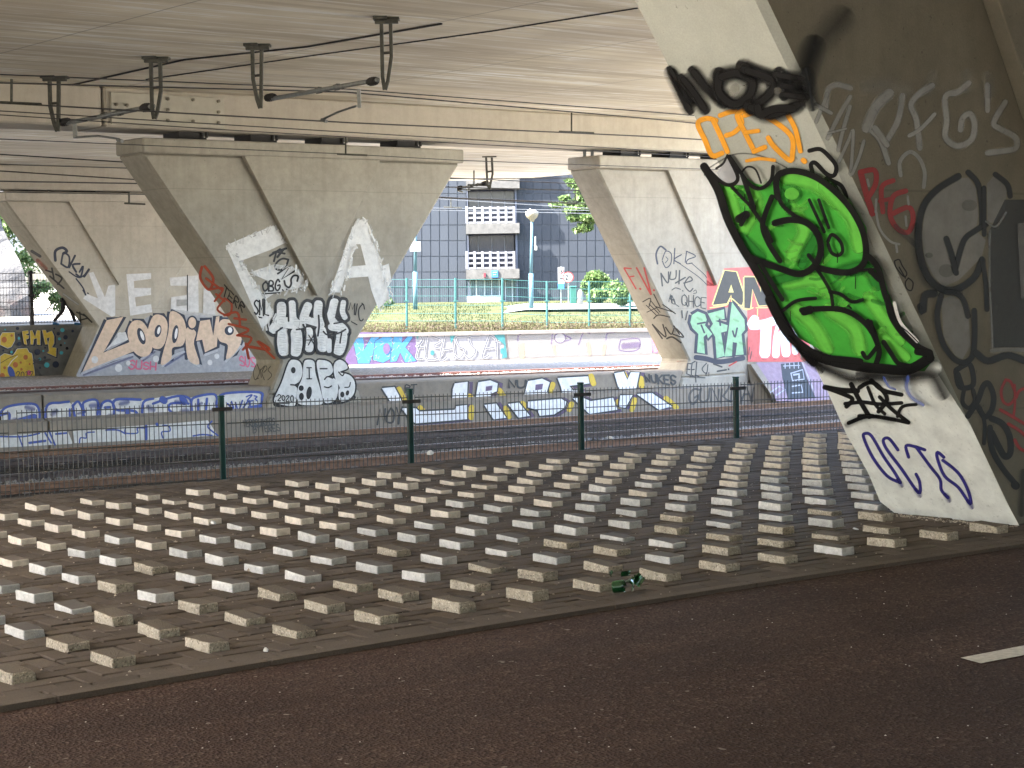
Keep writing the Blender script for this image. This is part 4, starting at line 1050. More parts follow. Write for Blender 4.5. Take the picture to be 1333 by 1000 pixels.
for _ in range(16000):
    x = random.uniform(440, 880); D = 86.3+random.random()**2.0*28
    if D > 96 and x > 640 and 97 < D < 104: continue
    z = bz(x, D); q = bp(x, D, z-.02); h = random.uniform(.04, .13)*(1.7 if D < 90 else 1); a = random.uniform(0, 6.3); w_ = .03
    lean = random.gauss(0, .3)*h
    m.add([(q[0]-w_*math.cos(a), q[1]-w_*math.sin(a), q[2]), (q[0]+w_*math.cos(a), q[1]+w_*math.sin(a), q[2]), (q[0]+lean*math.cos(a*2), q[1]+lean*math.sin(a*2), q[2]+h)], [(0, 1, 2)])
    tt = min(1, max(0, (1.15-(D-86)/7)+random.gauss(0, .35))); tn += [tt]*3
foliage('tall_grass', m, tn, BLADE, None)['kind'] = 'stuff'
m = MB(); tn = []                                   # bramble and dead weeds along the wall top
for _ in range(8000):
    x = random.uniform(440, 880); D = 86.0+random.random()*2.0; z = bz(x, max(D, 86.2)); q = np.array(bp(x, D, z+random.random()**2*.5-.04))
    a = np.array([random.gauss(0, 1) for _ in range(3)]); a /= np.linalg.norm(a); b = np.cross(a, [random.gauss(0, 1) for _ in range(3)]); b /= np.linalg.norm(b); s = random.uniform(.03, .09)
    m.add([q-a*s, q+b*s*.5, q+a*s], [(0, 1, 2)]); tn += [random.random()]*3
foliage('dry_brambles', m, tn, leafm('dead_leaf', (.035, .023, .015), (.10, .075, .05)), None)['kind'] = 'stuff'
# far road
m = MB()
for x in np.linspace(560, 1250, 12):
    for D in (98, 106): m.v.append(bp(x, D, bz(x, D)+.05+(.12 if x > 640 else -.25)))
for i in range(11): m.f.append((2*i, 2*i+2, 2*i+3, 2*i+1)); m.m.append(0)
struct('far_road', m, ROAD_FAR)
# green far fence
ff = thing('mesh_fence', bp(660, 87.6, zt), 'green mesh fence on the grass bank above the far graffiti wall', 'fence')
TEAL = plain('teal_paint', (.018, .085, .08), .5, 0, .15, 5)
fx = (466, 529.5, 593, 654, 712, 767, 820, 872)
for x in fx:
    m = MB(); b0 = cp(x, 421, 87.6); b1 = cp(x, 362 if x < 700 else 366, 87.6); m.tube([b0-np.array([0, 0, .3]), b1], .055, 6); m.fbox(cp(x, 392, 87.6), RT, FH, ZZ, (-.13, .13, -.06, .06, -.03, .03)); m.build('fence_post', TEAL, ff)
m = MB()
for f in (0, .18, .38, .6, .82, 1):
    m.tube([cp(x, (418 if x < 700 else 420)*(1-f)+(364 if x < 700 else 367)*f, 87.6) for x in fx], .012, 4)
for x in np.arange(468, 872, 2.6): m.tube([cp(x, 419, 87.6), cp(x, 366, 87.6)], .0035, 3, caps=False)
m.build('mesh_wires', TEAL, ff)
# lamp posts
LB = plain('lamp_post_blue', (.075, .15, .18), .5, 0, .12, 4)
def lamp(x, yb, yt, D, full, label):
    base = cp(x-1, yb, D); t = thing('street_lamp', tuple(base), label, 'street lamp')
    W = D/FPX; top = cp(x, yt, D)
    m = MB(); m.tube([base-np.array([0, 0, .3]), cp(x-1, yb-42, D)], 3.2*W, 10); m.tube([cp(x-1, yb-42, D), cp(x, yt+10, D)], [2.3*W, 1.7*W], 10); m.build('post', LB, t, smooth=True)
    m = MB(); R_ = 8.5*W; ring = []
    prof_ = [(1.8, 12), (3.5, 9), (7, 6), (8.7, 2), (8.6, -1.5), (8.2, -1.6)]
    cpt = cp(x, yt, D); nn = 14
    for r_, dy in prof_:
        for k in range(nn): a = 2*math.pi*k/nn; m.v.append(tuple(cpt+np.array([r_*W*math.cos(a), r_*W*math.sin(a), -dy*W])))
    for i in range(len(prof_)-1):
        for k in range(nn): m.f.append((i*nn+k, i*nn+(k+1) % nn, (i+1)*nn+(k+1) % nn, (i+1)*nn+k)); m.m.append(0)
    m.f.append(tuple((len(prof_)-1)*nn+k for k in range(nn))); m.m.append(0)
    m.build('lamp_shade', plain('lamp_bowl', (.22, .19, .135), .4, 0, .1, 4), t, smooth=True)
    m = MB(); m.tube([cpt+np.array([0, 0, 1.4*W]), cpt+np.array([0, 0, 3.4*W])], [6.5*W, 5.0*W], 10); m.tube([cpt+np.array([-3*W, 0, 3.4*W]), cpt+np.array([-3*W, 0, 5.4*W])], .8*W, 5); m.build('lamp_cap', WHITE, t)
    return t
lamp(692.5, 398, 277, 100, True, 'light blue street lamp with a round cream bowl in front of the office building')
t2 = lamp(541.5, 396, 262, 100, True, 'light blue lamp post with a white notice board, partly hidden by the middle pier')
W = 100/FPX; q = cp(541, 321, 99.7); m = MB(); m.fbox(q, RT, FH, ZZ, (-7.5*W, 6.8*W, -.03, .03, -6.5*W, 6.5*W)); nb = m.build('notice_board', plain('board', (.18, .19, .2), .5, 0, .05, 3), t2)
q = cp(697.5, 323, 99.7); m = MB(); m.tube([cp(697, 308, 99.8), cp(697, 322, 99.8)], .03, 5); m.fbox(q, RT, FH, ZZ, (-1.5*W, 1.5*W, -.05, .1, -2.6*W, 2.6*W)); single('small_sign', m, WHITE, 'small white plate on a rod beside the round-bowl street lamp', 'sign')
# signs
def disc(m, c, r, n=18, y=0.0, mi=0):
    vs = [c+RT*r*math.cos(2*math.pi*k/n)+ZZ*r*math.sin(2*math.pi*k/n)-FH*y for k in range(n)]; m.add(vs, [tuple(range(n))], mi)
REDP, BLUEP, WHP, BLKP = plain('sign_red', (.24, .03, .03), .5, 0, .05), plain('sign_blue', (.03, .13, .3), .5, 0, .05), plain('sign_white', (.32, .32, .32), .5, 0, .05), plain('sign_black', (.03, .03, .03), .5, 0, .05)
D = 101.; W = D/FPX
b = cp(730.5, 393, D); t = thing('parking_sign', tuple(b), 'tall white sign with red ring and blue plate before the office', 'sign')
m = MB(); m.tube([b-np.array([0, 0, .2]), cp(730.5, 347, D)], .04, 6); m.build('post', STEEL_GALV, t)
q = cp(730.5, 358, D-.1); m = MB(); m.fbox(q, RT, FH, ZZ, (-4.2*W, 4*W, -.02, .02, -11.5*W, 10*W)); pb = m.build('plate', WHP, t)
m = MB(); m.fbox(cp(730.5, 373, D-.1), RT, FH, ZZ, (-4.2*W, 4*W, -.025, .025, -3.6*W, 3.8*W)); m.build('blue_plate', BLUEP, t)
m = MB(); disc(m, cp(730.5, 353, D-.1), 3.4*W, y=.03); m.build('red_ring', REDP, t); m = MB(); disc(m, cp(730.5, 353, D-.1), 2.2*W, y=.034); m.build('ring_centre', WHP, t)
m = MB(); m.fbox(cp(730.5, 353, D-.1), RT, FH, ZZ, (-.8*W, .8*W, -.05, -.038, -1.4*W, 1.4*W)); m.fbox(cp(730.5, 362, D-.1), RT, FH, ZZ, (-2.8*W, 2.8*W, -.05, -.021, -.5*W, .5*W)); m.build('sign_mark', BLKP, t)
D = 100.; W = D/FPX
b = cp(740, 394, D); t = thing('speed_sign', tuple(b), 'round white sign with a red rim reading 25 on a thin post', 'sign')
m = MB(); m.tube([b-np.array([0, 0, .2]), cp(740, 356, D)], .035, 6); m.build('post', STEEL_GALV, t)
c = cp(739.5, 361, D-.08); m = MB(); disc(m, c, 7.2*W); disc(m, c, 7.2*W, y=-.02); m.build('rim', REDP, t); m = MB(); disc(m, c, 5.7*W, y=.006); m.build('disc', WHP, t)
G_ = Graf((tuple(c-FH*.012), tuple(FH)), base=.001); G_.T('25', (736.3, 358), (743, 358), (743, 364), (736.3, 364), 1.1, 'k', .1, .25, 0); G_.end('numerals', t)
# bin, bollard, plinth
t = thing('wheelie_bin', tuple(cp(746, 393, 104)), 'dark green bin standing beside the round sign', 'bin'); W = 104/FPX; q = cp(746, 393, 104)
m = MB(); m.fbox(q, RT, FH, ZZ, (-4*W, 4.5*W, -.2, .2, -.1, 19*W)); m.build('bin_body', plain('bin_green', (.012, .08, .06), .5, 0, .1, 4), t, bevel=.03); m = MB(); m.fbox(q, RT, FH, ZZ, (-4.4*W, 4.9*W, -.24, .24, 19.1*W, 20.5*W)); m.build('lid', plain('bin_lid', (.015, .11, .09), .5, 0, .1, 4), t, bevel=.02)
q = cp(755.5, 394, 102); W = 102/FPX; m = MB(); m.tube([q-np.array([0, 0, .1]), q+np.array([0, 0, 12*W]), q+np.array([0, 0, 15*W]), q+np.array([0, 0, 16.5*W])], [3.4*W, 3.0*W, 2.6*W, 1.2*W], 10); single('bollard', m, plain('bollard_grey', (.36, .35, .32), .8, 0, .15, 6), 'stubby grey concrete bollard right of the green bin', 'bollard', smooth=True)
# ------------------------------------------------------------------ office building
DB = 121.0; W = DB/FPX
o0 = cp(642, 395, DB); bt_ = thing('office_building', tuple(o0), 'dark blue-grey panelled office building with a column of white lattice balconies', 'building')
def bx(m, x0, x1, y0, y1, d0, d1):
    a_ = cp((x0+x1)/2, (y0+y1)/2, DB); m.fbox(o0+RT*np.dot(a_-o0, RT)+ZZ*(a_-o0)[2], RT, FH, ZZ, ((x0-x1)/2*W, (x1-x0)/2*W, d0, d1, -(y1-y0)/2*W, (y1-y0)/2*W))
def panel_mat():
    t = NT('facade_panel'); oi = t.new('ShaderNodeAttribute', attribute_name='tint'); c = t.mix(oi.outputs['Fac'], (.028, .032, .040), (.048, .055, .066)); n = t.noise(t.pos(), .5, 4, .6); c = t.mix(t.ramp(n, [(.4, 0.), (.7, .3)]), c, (.042, .049, .062)); return t.done(c, .55, 0, .15)
PM = panel_mat(); PJ = plain('facade_joint', (.050, .058, .072), .6, 0, .1, 2)
def facade(xs0, xs1, yr, name):
    m = MB(); bx(m, xs0, xs1, 60, 396, .12, 12); m.build(name+'_wall', PJ, bt_)
    m = MB(); tn = []
    x = xs1; n = 0
    while x > xs0:
        x2 = max(xs0, x-11.6)
        y = 395.
        while y > 60:
            y2 = y-20.4; 
            n0 = len(m.v); bx(m, x2+.55, x-.55, y2+.55, y-.5, .05, .1197); tn += [random.random()*.3+(.62 if xs1 < 640 else .05)]*(len(m.v)-n0); y = y2  # left wing panels lightened, haze and reflection put into the tint
        x = x2
    o = m.build(name, PM, bt_); at = o.data.attributes.new('tint', 'FLOAT', 'POINT'); at.data.foreach_set('value', tn)
facade(330, 607, 0, 'panelled_facade'); facade(672, 1100, 0, 'panelled_facade')
m = MB(); bx(m, 607, 672, 60, 396, 1.6, 12); m.build('recess_wall', plain('dark_recess', (.02, .022, .035), .4, 0, .2, 2), bt_)
for xa, xb in ((607, 608.2), (669.5, 672.1)):
    m = MB(); bx(m, xa, xb, 60, 395, -.06, 1.59); m.build('recess_side', plain('recess_side', (.07, .08, .11), .6, 0, .1, 2), bt_)
SLAB, LATT = plain('balcony_concrete', (.085, .082, .077), .85, 0, .25, 3), plain('balcony_white', (.17, .17, .185), .7, 0, .08, 3)
for k, (s0, s1, l0) in enumerate(((350.5, 363, 328), (291.5, 304.5, 270), (233, 246.5, 213), (175, 188, 154))):
    t_ = MB(); bx(t_, 607.2, 676, s0, s1, -1.0, .6); bs = t_.build('balcony', SLAB, bt_)
    m = MB(); xs = np.linspace(608, 669, 7)
    for x in xs: bx(m, x-1.6, x+1.6, l0-.5, s0-.1, -.95, -.75)
    for y in np.linspace(l0+1.5, s0-1.5, 4): bx(m, 607.4, 670, y-1.15, y+1.15, -.93, -.77)
    lt_ = m.build('lattice_parapet', LATT, bs); ORIG[bs.name] = ORIG[bt_.name]
    m = MB(); bx(m, 609, 669, s1-75 if False else l0-22, s0-1, 1.2, 1.3); m.build('window_band', plain('dark_glass', (.035, .04, .06), .15, 0, .2, 1, 0, .6), bt_)
    m = MB()
    for x in (622, 640, 657): bx(m, x-.4, x+.4, l0-22, l0, 1.1, 1.199)
    m.build('window_bars', plain('frame_grey', (.16, .17, .2), .5, 0, .1), bt_)
m = MB(); bx(m, 607.2, 673, 364, 394, .4, .5); m.build('entrance_glass', plain('entrance_glass', (.09, .115, .135), .25, 0, .3, .6), bt_)
m = MB()
for x in (612, 620, 631, 640, 650, 658, 667): bx(m, x-.7, x+.7, 364, 394, .28, .399)
bx(m, 608, 652, 385, 394, -.3, .27); m.build('entrance_frame', plain('entrance_frame', (.38, .42, .44), .5, 0, .1), bt_)
m = MB(); bx(m, 640, 648.5, 352.2, 361.2, -1.08, -1.003); m.build('blue_sign', BLUEP, bt_)
m = MB(); bx(m, 642, 646.5, 354.3, 355.3, -1.095, -1.081); bx(m, 642, 645.5, 357.4, 358.2, -1.095, -1.081); m.build('sign_lettering', WHP, bt_)
m = MB(); bx(m, 630, 632.5, 355.5, 361, -1.07, -1.003); m.build('red_fixture', plain('dark_red', (.16, .02, .03), .5), bt_)
# trees and bushes
def crown(cs, mat, dens, size, t, name='crown'):
    m = MB(); tn = []
    for x, y, D, rx, ry in cs:
        c = cp(x, y, D); r = rx*D/FPX; rz = ry*D/FPX; leaves(m, tn, c, (r, r*.8, rz), int(dens*rx*ry*1.8), size*1.25)
    return foliage(name, m, tn, mat, t)
q = cp(835, 400, 90); t = thing('broadleaf_tree', tuple(q), 'broadleaf tree with hanging light green branches in front of the office facade', 'tree')
crown([(796, 240, 88, 16, 9), (780, 262, 87, 18, 8), (762, 270, 87, 15, 6), (745, 274, 87, 13, 4), (757, 258, 88, 10, 4), (768, 284, 87, 18, 6), (762, 296, 87, 12, 5), (790, 280, 87, 14, 9), (744, 264, 88, 12, 3), (810, 300, 88, 18, 8), (768, 230, 89, 14, 6), (750, 240, 89, 10, 5), (742, 236, 89, 7, 3), (820, 250, 90, 26, 26), (724, 267, 87, 9, 2.5), (748, 284, 87, 11, 4), (755, 248, 88, 9, 3), (735, 258, 88, 8, 2.5), (752, 300, 87, 7, 2.5), (772, 244, 88, 12, 6)], LEAF2, 3.6, .115, t)
crown([(815, 265, 90, 22, 20), (790, 255, 89, 12, 8)], LEAF, 1.8, .14, t, 'inner_crown')
m = MB(); m.tube([q, cp(834, 330, 90), cp(826, 270, 90), cp(815, 235, 90)], [.24, .2, .13, .05], 8); m.tube([cp(829, 290, 90), cp(790, 268, 88), cp(748, 270, 87)], [.09, .05, .015], 6); m.tube([cp(828, 280, 90), cp(800, 285, 88), cp(768, 292, 87)], [.08, .045, .015], 6); m.tube([cp(822, 250, 90), cp(785, 235, 89)], [.07, .02], 6); m.build('trunk', BARK, t)
for (x, y, D, cs, lab) in ((776, 396, 106, [(776, 362, 106, 15, 9), (768, 372, 106, 13, 11), (785, 370, 106, 12, 10), (778, 385, 105.5, 16, 9), (792, 380, 105.5, 12, 9)], 'rounded bright green bush beside the signs in front of the office'),
                           (820, 404, 100, [(808, 385, 100, 16, 12), (826, 378, 100, 18, 14), (842, 390, 100, 16, 11), (800, 375, 101, 10, 10)], 'bright green bush partly hidden behind the right pier'),
                           (496, 396, 104, [(492, 392, 104, 10, 5), (480, 390, 104, 9, 6), (505, 394, 104, 8, 4)], 'low bush at the left end of the grass bank beside the middle pier')):
    q = cp(x, y, D); t = thing('bush', tuple(q), lab, 'bush'); crown(cs, LEAF2, 3.0, .13, t, 'foliage'); m = MB(); m.tube([q-np.array([0, 0, .2]), q+np.array([.1, 0, .8])], .05, 5); m.build('stem', BARK, t)
# ------------------------------------------------------------------ graffiti
k_ = (4.06-.83)/(4.28+.11)
EF = ((10.80-.83+.0, 6.98, -.11), (1, 0, (10.80-4.06-(10.80-.83))/(4.28+.11)*-1))   # sloping end face of the near pier
_d = np.array([-(4.06-.83), 0, 4.39]); EF = ((10.80-.83, 7.5, -.11), np.cross(_d, (0, 1, 0)))
FFp = ((0, 6.98, 0), (0, 1, 0)); MF = ((0, 32.7, 0), (0, 1, 0)); LF = ((0, 55.4, 0), (0, 1, 0))
def EFm(c, kc, hk, zk, v, ztop=4.28, half=4.06): d = np.array([(c-half)-(kc-hk), 0, ztop-zk]); return ((kc-hk, v, zk), np.cross(d, (0, 1, 0)))
def FLm(kc, hk, hf, zk, zf, v): d = np.array([hk-hf, 0, zf-zk]); return ((kc-hk, v, zk), np.cross(d, (0, 1, 0)))
# --- near pier, pale end face
G = Graf(EF, (1000, 380, 3.225), .001)
G.F('170,262 300,330 520,350 690,310 850,560 1000,880 1070,1010 840,985 540,935 470,880 420,760 330,600 250,420', 'A')
G.S('175,270 420,330 690,320', 60, 'A', .9); G.end('painted_field', P_FRONT, 'white painted field at the foot of the pale pier end')
G = Graf(EF, (800, 0, 2.5))
for q, w in (('186,238 212,292 240,350', 40), ('190,238 240,320 262,330', 24), ('228,262 262,305 290,348', 40), ('262,238 300,285 350,326', 42), ('340,250 342,300 390,338 440,310 448,262 400,238 355,246', 50), ('425,215 480,240 560,258', 44), ('440,230 520,262 505,305 455,345', 46), ('450,350 510,372 592,342', 48), ('540,240 552,300', 40), ('540,243 600,252', 36), ('560,278 606,284', 34), ('560,305 615,312', 34)):
    G.S(q, w, 'k', .7); G.S(q, w*.55, 'k', .5)
G.S('470,350 480,370 520,352 580,350', 26, 'k', .3).O(393, 290, 16, 24, 'e', 20, .5).O(535, 292, 14, 12, 'e', 0, .4)
G.end('sprayed_tag', P_FRONT, 'blurred black MOZE tag high on the pale pier end')
G = Graf(EF, (800, 0, 2.5))
for q, w in (('330,392 300,385 272,402 295,455 318,505 350,498', 17), ('322,392 345,440 368,492', 17), ('345,375 395,362 415,400 390,430 365,440', 16), ('425,358 400,375 425,430 455,490', 17), ('425,375 455,365', 15), ('428,430 468,425', 14), ('455,492 490,478', 16), ('482,372 530,400 578,445 580,500 570,520 520,475 502,448', 17), ('565,372 590,420 606,490', 16), ('616,520 620,524', 17), ('432,522 475,515 522,520', 11)): G.S(q, w, 'o', .18)
G.end('sprayed_tag', P_FRONT, 'orange CPES! tag under the blurred black tag')
G = Graf(EF, (800, 0, 2.5))
G.S('310,545 380,505 440,500 500,515 560,545', 5, 'f', .8, a=.6)
for q, w in (('635,490 670,485 700,510 722,540 715,570 690,565 655,530 640,535 645,560', 14), ('690,580 715,590 740,605 755,640 745,650 715,600 705,610', 13), ('730,660 770,690 795,740', 9)): G.S(q, w, 'k', .15)
G.end('sprayed_tag', P_FRONT, 'thin black squiggle beside the top of the green piece')
# the large green piece
G = Graf(EF, (860, 80, 2.778))
G.F('172,385 235,440 262,440 296,410 340,440 372,448 415,420 440,392 520,392 600,425 690,510 745,600 752,690 800,745 822,830 870,930 930,1010 985,1080 955,1120 800,1110 640,1075 500,1000 400,840 300,665 240,540', 'g')
rr = random.Random(5)
for q, w, c in (('250,470 275,560', 46, 'G'), ('330,470 350,520 300,610', 44, 'G'), ('470,420 560,440 630,500', 58, 'G'), ('600,460 690,560 715,660', 50, 'G'), ('470,520 520,610 480,690', 46, 'G'), ('560,640 520,720', 46, 'd'), ('300,640 360,700', 40, 'd'), ('470,800 560,790 600,830', 46, 'G'), ('650,760 740,740 780,800', 44, 'd'), ('620,900 700,960 720,1030', 52, 'G'), ('500,900 560,960 600,1030', 50, 'G'), ('760,860 810,930 860,1000', 46, 'G'), ('420,790 500,770', 40, 'd'), ('440,470 470,540', 26, 'd'), ('800,990 880,1060', 44, 'G')): G.S(q, w, c, .7)
for _ in range(46):
    x = rr.uniform(260, 880); y = 440+(x-260)*.95+rr.uniform(-170, 120); y = min(1040, max(450, y)); a = rr.uniform(-.9, .4); L = rr.uniform(20, 55)
    if x < 250+(y-440)*.46 or x > 700+(y-440)*.33: continue
    G.S([(x, y), (x+L*math.cos(a)*.5, y+L*math.sin(a)*.5+4), (x+L*math.cos(a), y+L*math.sin(a))], rr.uniform(6, 17), rr.choice('dGdGG'), .55, a=rr.uniform(.3, .65))
G.O(480, 470, 42, 36, 'd', 0, .35).O(482, 470, 26, 22, 'G', 0, .8)
G.F('210,395 250,345 300,400 345,440 262,438 235,440', 'i', a=.8)
K = 'k'
for q, w in (('166,372 215,455 250,560 300,660 352,745 430,890 500,1010 560,1080', 30), ('170,372 225,425 262,438 288,410 252,330 292,385 335,440 372,450 408,420 415,372', 14), ('210,378 235,360 250,330', 8), ('300,395 322,372 352,382 372,430', 7), ('305,405 325,460 345,520', 17), ('262,440 300,480 342,522', 12), ('292,560 318,545', 30), ('320,545 300,580', 16), ('412,480 388,540 378,590 400,650 440,712', 19), ('335,515 380,580 410,640', 15),
             ('432,480 428,420 450,392 510,388 590,420 680,500 735,590 752,670 740,725 690,752 630,748 575,735', 23), ('432,470 450,510 490,545 520,560', 15), ('422,574 480,562 540,575 580,620 588,680 560,735 510,758 450,742 372,715 335,700', 24), ('545,690 580,735', 15), ('548,490 575,550 602,605', 12), ('582,490 600,540 618,590', 12),
             ('615,640 630,615 660,640 668,675 650,690 628,680 616,650', 13), ('372,722 400,770 450,850', 16), ('572,735 602,780 625,825 632,868', 13), ('622,822 660,830 702,858 740,850', 13), ('452,890 500,855 570,845', 13), ('520,888 600,882 665,886 722,912 770,960 800,1030 790,1080', 20), ('530,893 550,886', 30), ('760,925 780,955 795,1000', 14),
             ('752,690 770,700 800,742 822,830 855,905 905,985 950,1030', 22), ('690,870 700,880', 6), ('700,752 740,742 800,735', 9), ('770,745 800,775', 20)): G.S(q, w, K, .1)
G.win(1000, 380, 3.225)
for q, w in (('20,20 90,150 180,235 280,275 390,298 500,308 600,312 690,262', 42), ('60,110 150,215 260,275', 34), ('498,195 530,245 560,285 605,296', 20), ('512,5 530,85 575,155 640,212 692,238', 26), ('640,235 690,245 690,262', 30), ('410,240 430,262 470,215', 18), ('445,110 452,150', 16), ('250,262 330,268 400,276', 26)): G.S(q, w, K, .14)
for q, w in (('180,260 260,310 350,350 410,350', 46), ('420,330 560,345 690,330 740,400', 60), ('110,185 170,260 230,310', 30)): G.S(q, w, 'k', .95, a=.85)
for q, w in (('500,345 520,380 545,392', 12), ('600,345 595,385 615,425 660,455', 18)): G.S(q, w, 'B', .6, a=.7)
G.S('545,30 570,110 640,190', 14, 'w', .3).S('560,120 600,150 645,195', 5, 'k', .3)
G.end('green_mural', P_FRONT, 'big bright green lettering with thick black outlines')
G = Graf(EF, (1000, 380, 3.225))
for q, w in (('240,400 310,412 375,415', 22), ('245,402 320,430 355,450 330,480', 18), ('350,388 385,455 425,522', 20), ('325,468 400,462 470,470 560,465', 16), ('385,400 430,378 470,400 500,450 465,500', 18), ('435,370 480,410 560,430', 18), ('420,400 450,470 490,510', 14), ('385,520 440,520', 18), ('470,440 520,490 590,545', 16), ('545,520 565,480 622,470', 14), ('340,548 420,520 510,530 590,547', 16)): G.S(q, w, 'k', .25)
G.S('340,550 420,522 520,535', 30, 'k', .9, a=.5); G.end('sprayed_tag', P_FRONT, 'black FASE tag under the green piece')
G = Graf(EF, (1000, 380, 3.225))
for q in ('555,800 500,772 440,695 402,612 408,594 435,605 485,690 530,755 555,798', '545,662 508,615 484,622 500,662 560,742 632,842 637,800 622,765', '590,692 580,645 622,650 658,662', '622,650 680,730 722,785 728,830 755,862', '738,692 712,672 712,700 742,772 800,820 850,890 840,832 800,760 735,706'): G.S(q, 13, 'b', .35)
for x, y in ((555, 800), (632, 842), (850, 890), (755, 862)): G.S([(x-6, y-8), (x, y), (x+4, y+8)], 22, 'b', .95, a=.6)
G.end('sprayed_tag', P_FRONT, 'dark blue OCTO tag near the foot of the pale pier end')
G = Graf(EF, (860, 80, 2.778), .0022)
for q in ('166,372 215,455 250,560 300,660 352,745 430,890 500,1010', '440,392 590,420 700,520 750,680', '790,740 830,850 905,985'): G.S(q, 62, 'k', 1.0, a=.30)
for x, y, L in ((305, 480, 60), (590, 690, 40), (640, 690, 36), (705, 770, 50), (520, 760, 44), (345, 520, 50), (470, 895, 40), (735, 600, 46), (160, 380, 30)): G.S([(x, y), (x+1, y+L*.5), (x, y+L)], 3.0, 'k', .3)
G.end('overspray', P_FRONT, 'grey overspray haze and thin drips round the green lettering')
# --- near pier, dark front face
G = Graf(FFp, (960, 0, 3.574))
for q, w in (('410,500 420,420 460,395 520,410', 26), ('365,565 400,480 415,440', 18), ('365,490 430,525', 20), ('420,640 470,540 520,455', 22), ('468,695 490,600 520,500', 20), ('420,620 500,600', 12), ('470,750 520,640 535,610 530,730 525,815 560,740 585,660', 18)): G.S(q, w, 's', .6, a=.75)
G.end('sprayed_tag', P_FRONT, 'faded white EAN tag on the dark pier face')
G = Graf(FFp, (960, 0, 3.574))
for q, w in (('600,590 660,650 700,755', 26), ('600,590 640,500 700,440', 46), ('690,660 745,560 765,450', 28), ('640,600 690,670', 30), ('900,400 840,440 805,490 830,560 845,685', 28), ('800,630 850,600 912,535', 20), ('1070,390 1020,430 965,450 970,560 965,640 1020,680 1085,650 1100,580 1080,530 1045,550 1035,600', 28), ('1160,400 1160,510', 26), ('1240,480 1190,570 1220,600 1290,640 1290,690 1220,705 1165,712', 28)): G.S(q, w, 's', .55, a=.8)
for q, w in (('620,400 700,400 760,420', 90), ('900,360 880,410', 60), ('1060,360 1060,400', 60), ('1160,370 1165,420', 60)): G.S(q, w, 's', 1.0, a=.22)
G.end('sprayed_tag', P_FRONT, "faded white PFG'S tag on the dark pier face")
G = Graf(FFp, (960, 0, 3.574)); G.S('300,380 345,250 470,100', 120, 'k', 1.0, a=.5).S('310,370 350,220', 90, 'k', 1.0, a=.7).S('322,350 345,480', 60, 'k', 1.0)
G.end('spray_cloud', P_FRONT, 'blurred black spray plume at the pier edge')
G = Graf(FFp, (800, 0, 2.5)); G.S('930,570 928,525 960,495 990,515 1008,560 1005,608', 14, 's', .3, a=.7); G.S('850,690 862,745 895,785 925,795|915,795 918,820', 8, 's', .2, a=.85)
G.S('822,585 826,605|850,650 848,690|952,640 955,665|945,705 948,735', 8, 's', .2, a=.85); G.end('paint_drips', P_FRONT, 'white paint arches and drips round the red tag')
G = Graf(FFp, (800, 0, 2.5))
for q, w in (('800,562 815,620 838,695', 20), ('800,560 845,555 848,600 820,650', 17), ('905,588 868,610 872,690', 16), ('862,655 895,648', 13), ('945,622 905,640 895,700 920,745 955,755 970,710 955,675 905,695', 17)): G.S(q, w, 'r', .15)
G.end('sprayed_tag', P_FRONT, 'dark red PFG tag on the dark pier face')
G = Graf(FFp, (800, 0, 2.5)); G.S('910,850 925,845 935,865 950,890 940,900 915,870 910,850', 4, 'k', .2).S('955,905 970,920 965,945 950,940 945,920 955,905', 4, 'k', .2).S('925,870 945,905', 4, 'k', .2)
G.end('sprayed_tag', P_FRONT, 'tiny black doodle beside the pale pier edge')
G = Graf(FFp, (1160, 230, 4.0))
G.F('340,10 400,5 440,60 452,200 440,280 480,320 492,330 470,420 350,540 270,575 220,520 175,430 158,300 175,180 230,80', 'h', a=.75)
G.F('495,40 530,0 570,5 600,70 590,180 540,240 500,240', 'h', a=.7).F('260,640 310,620 350,640 400,720 412,880 370,950 330,930 270,830', 'h', a=.7)
G.F('590,120 692,120 692,890 522,890 512,500 500,300', 'f', a=.72)
for q, w in (('345,0 240,65 168,150 140,280 150,420 195,530 270,590 345,585 430,525 470,440', 36), ('400,-20 450,40 468,150 470,260', 30), ('490,250 430,285 375,335 335,470', 30), ('285,325 310,400 335,500', 30), ('470,430 490,560 495,690', 26), ('480,60 480,160 480,300', 24), ('540,-10 600,40 615,100', 28), ('255,620 235,730 262,860 320,945 375,968 420,930 430,820 428,700', 30), ('285,600 340,610 375,650 395,725', 28), ('440,920 500,960 600,930 692,960', 36), ('150,680 160,700 170,620 215,610', 40)): G.S(q, w, 'k', .35, a=.92)
G.S('130,280 140,420 200,560 330,600', 60, 'k', 1.0, a=.5)
for q, w in (('510,280 505,480 522,890', 12), ('522,905 600,900 692,905', 26), ('490,235 540,260 590,190', 14), ('20,260 90,330 130,360', 26)): G.S(q, w, 'z' if q[0] == '2' else 's', .5, a=.42)
G.F('650,245 692,240 692,635 668,635', 's', a=.35); G.O(190, 410, 20, 14, 'k', 0, .35).O(400, 150, 40, 30, 'z', 0, .25).O(280, 490, 40, 34, 'z', 0, .3)
G.end('sprayed_lettering', P_FRONT, 'huge grey letters with black outlines and a dark painted square')
G = Graf(FFp, (1180, 460, 4.35))
for q, w in (('280,95 350,60 375,120 370,185 300,190 278,105', 30), ('290,120 310,180', 30), ('325,200 315,275 350,310 385,270 375,210', 24), ('345,355 400,270 430,190 460,170 490,240 480,320 440,360 400,300', 32), ('415,310 440,400 436,510', 22), ('480,370 540,400 580,470 585,560 555,585 520,530 480,450', 36), ('470,420 480,540 540,650 615,740', 32), ('610,745 615,750', 44)): G.S(q, w, 'k', .15, a=.95)
G.S('655,680 648,900', 40, 'k', .8, a=.5); G.end('sprayed_lettering', P_FRONT, 'bold black letters low on the dark pier face')
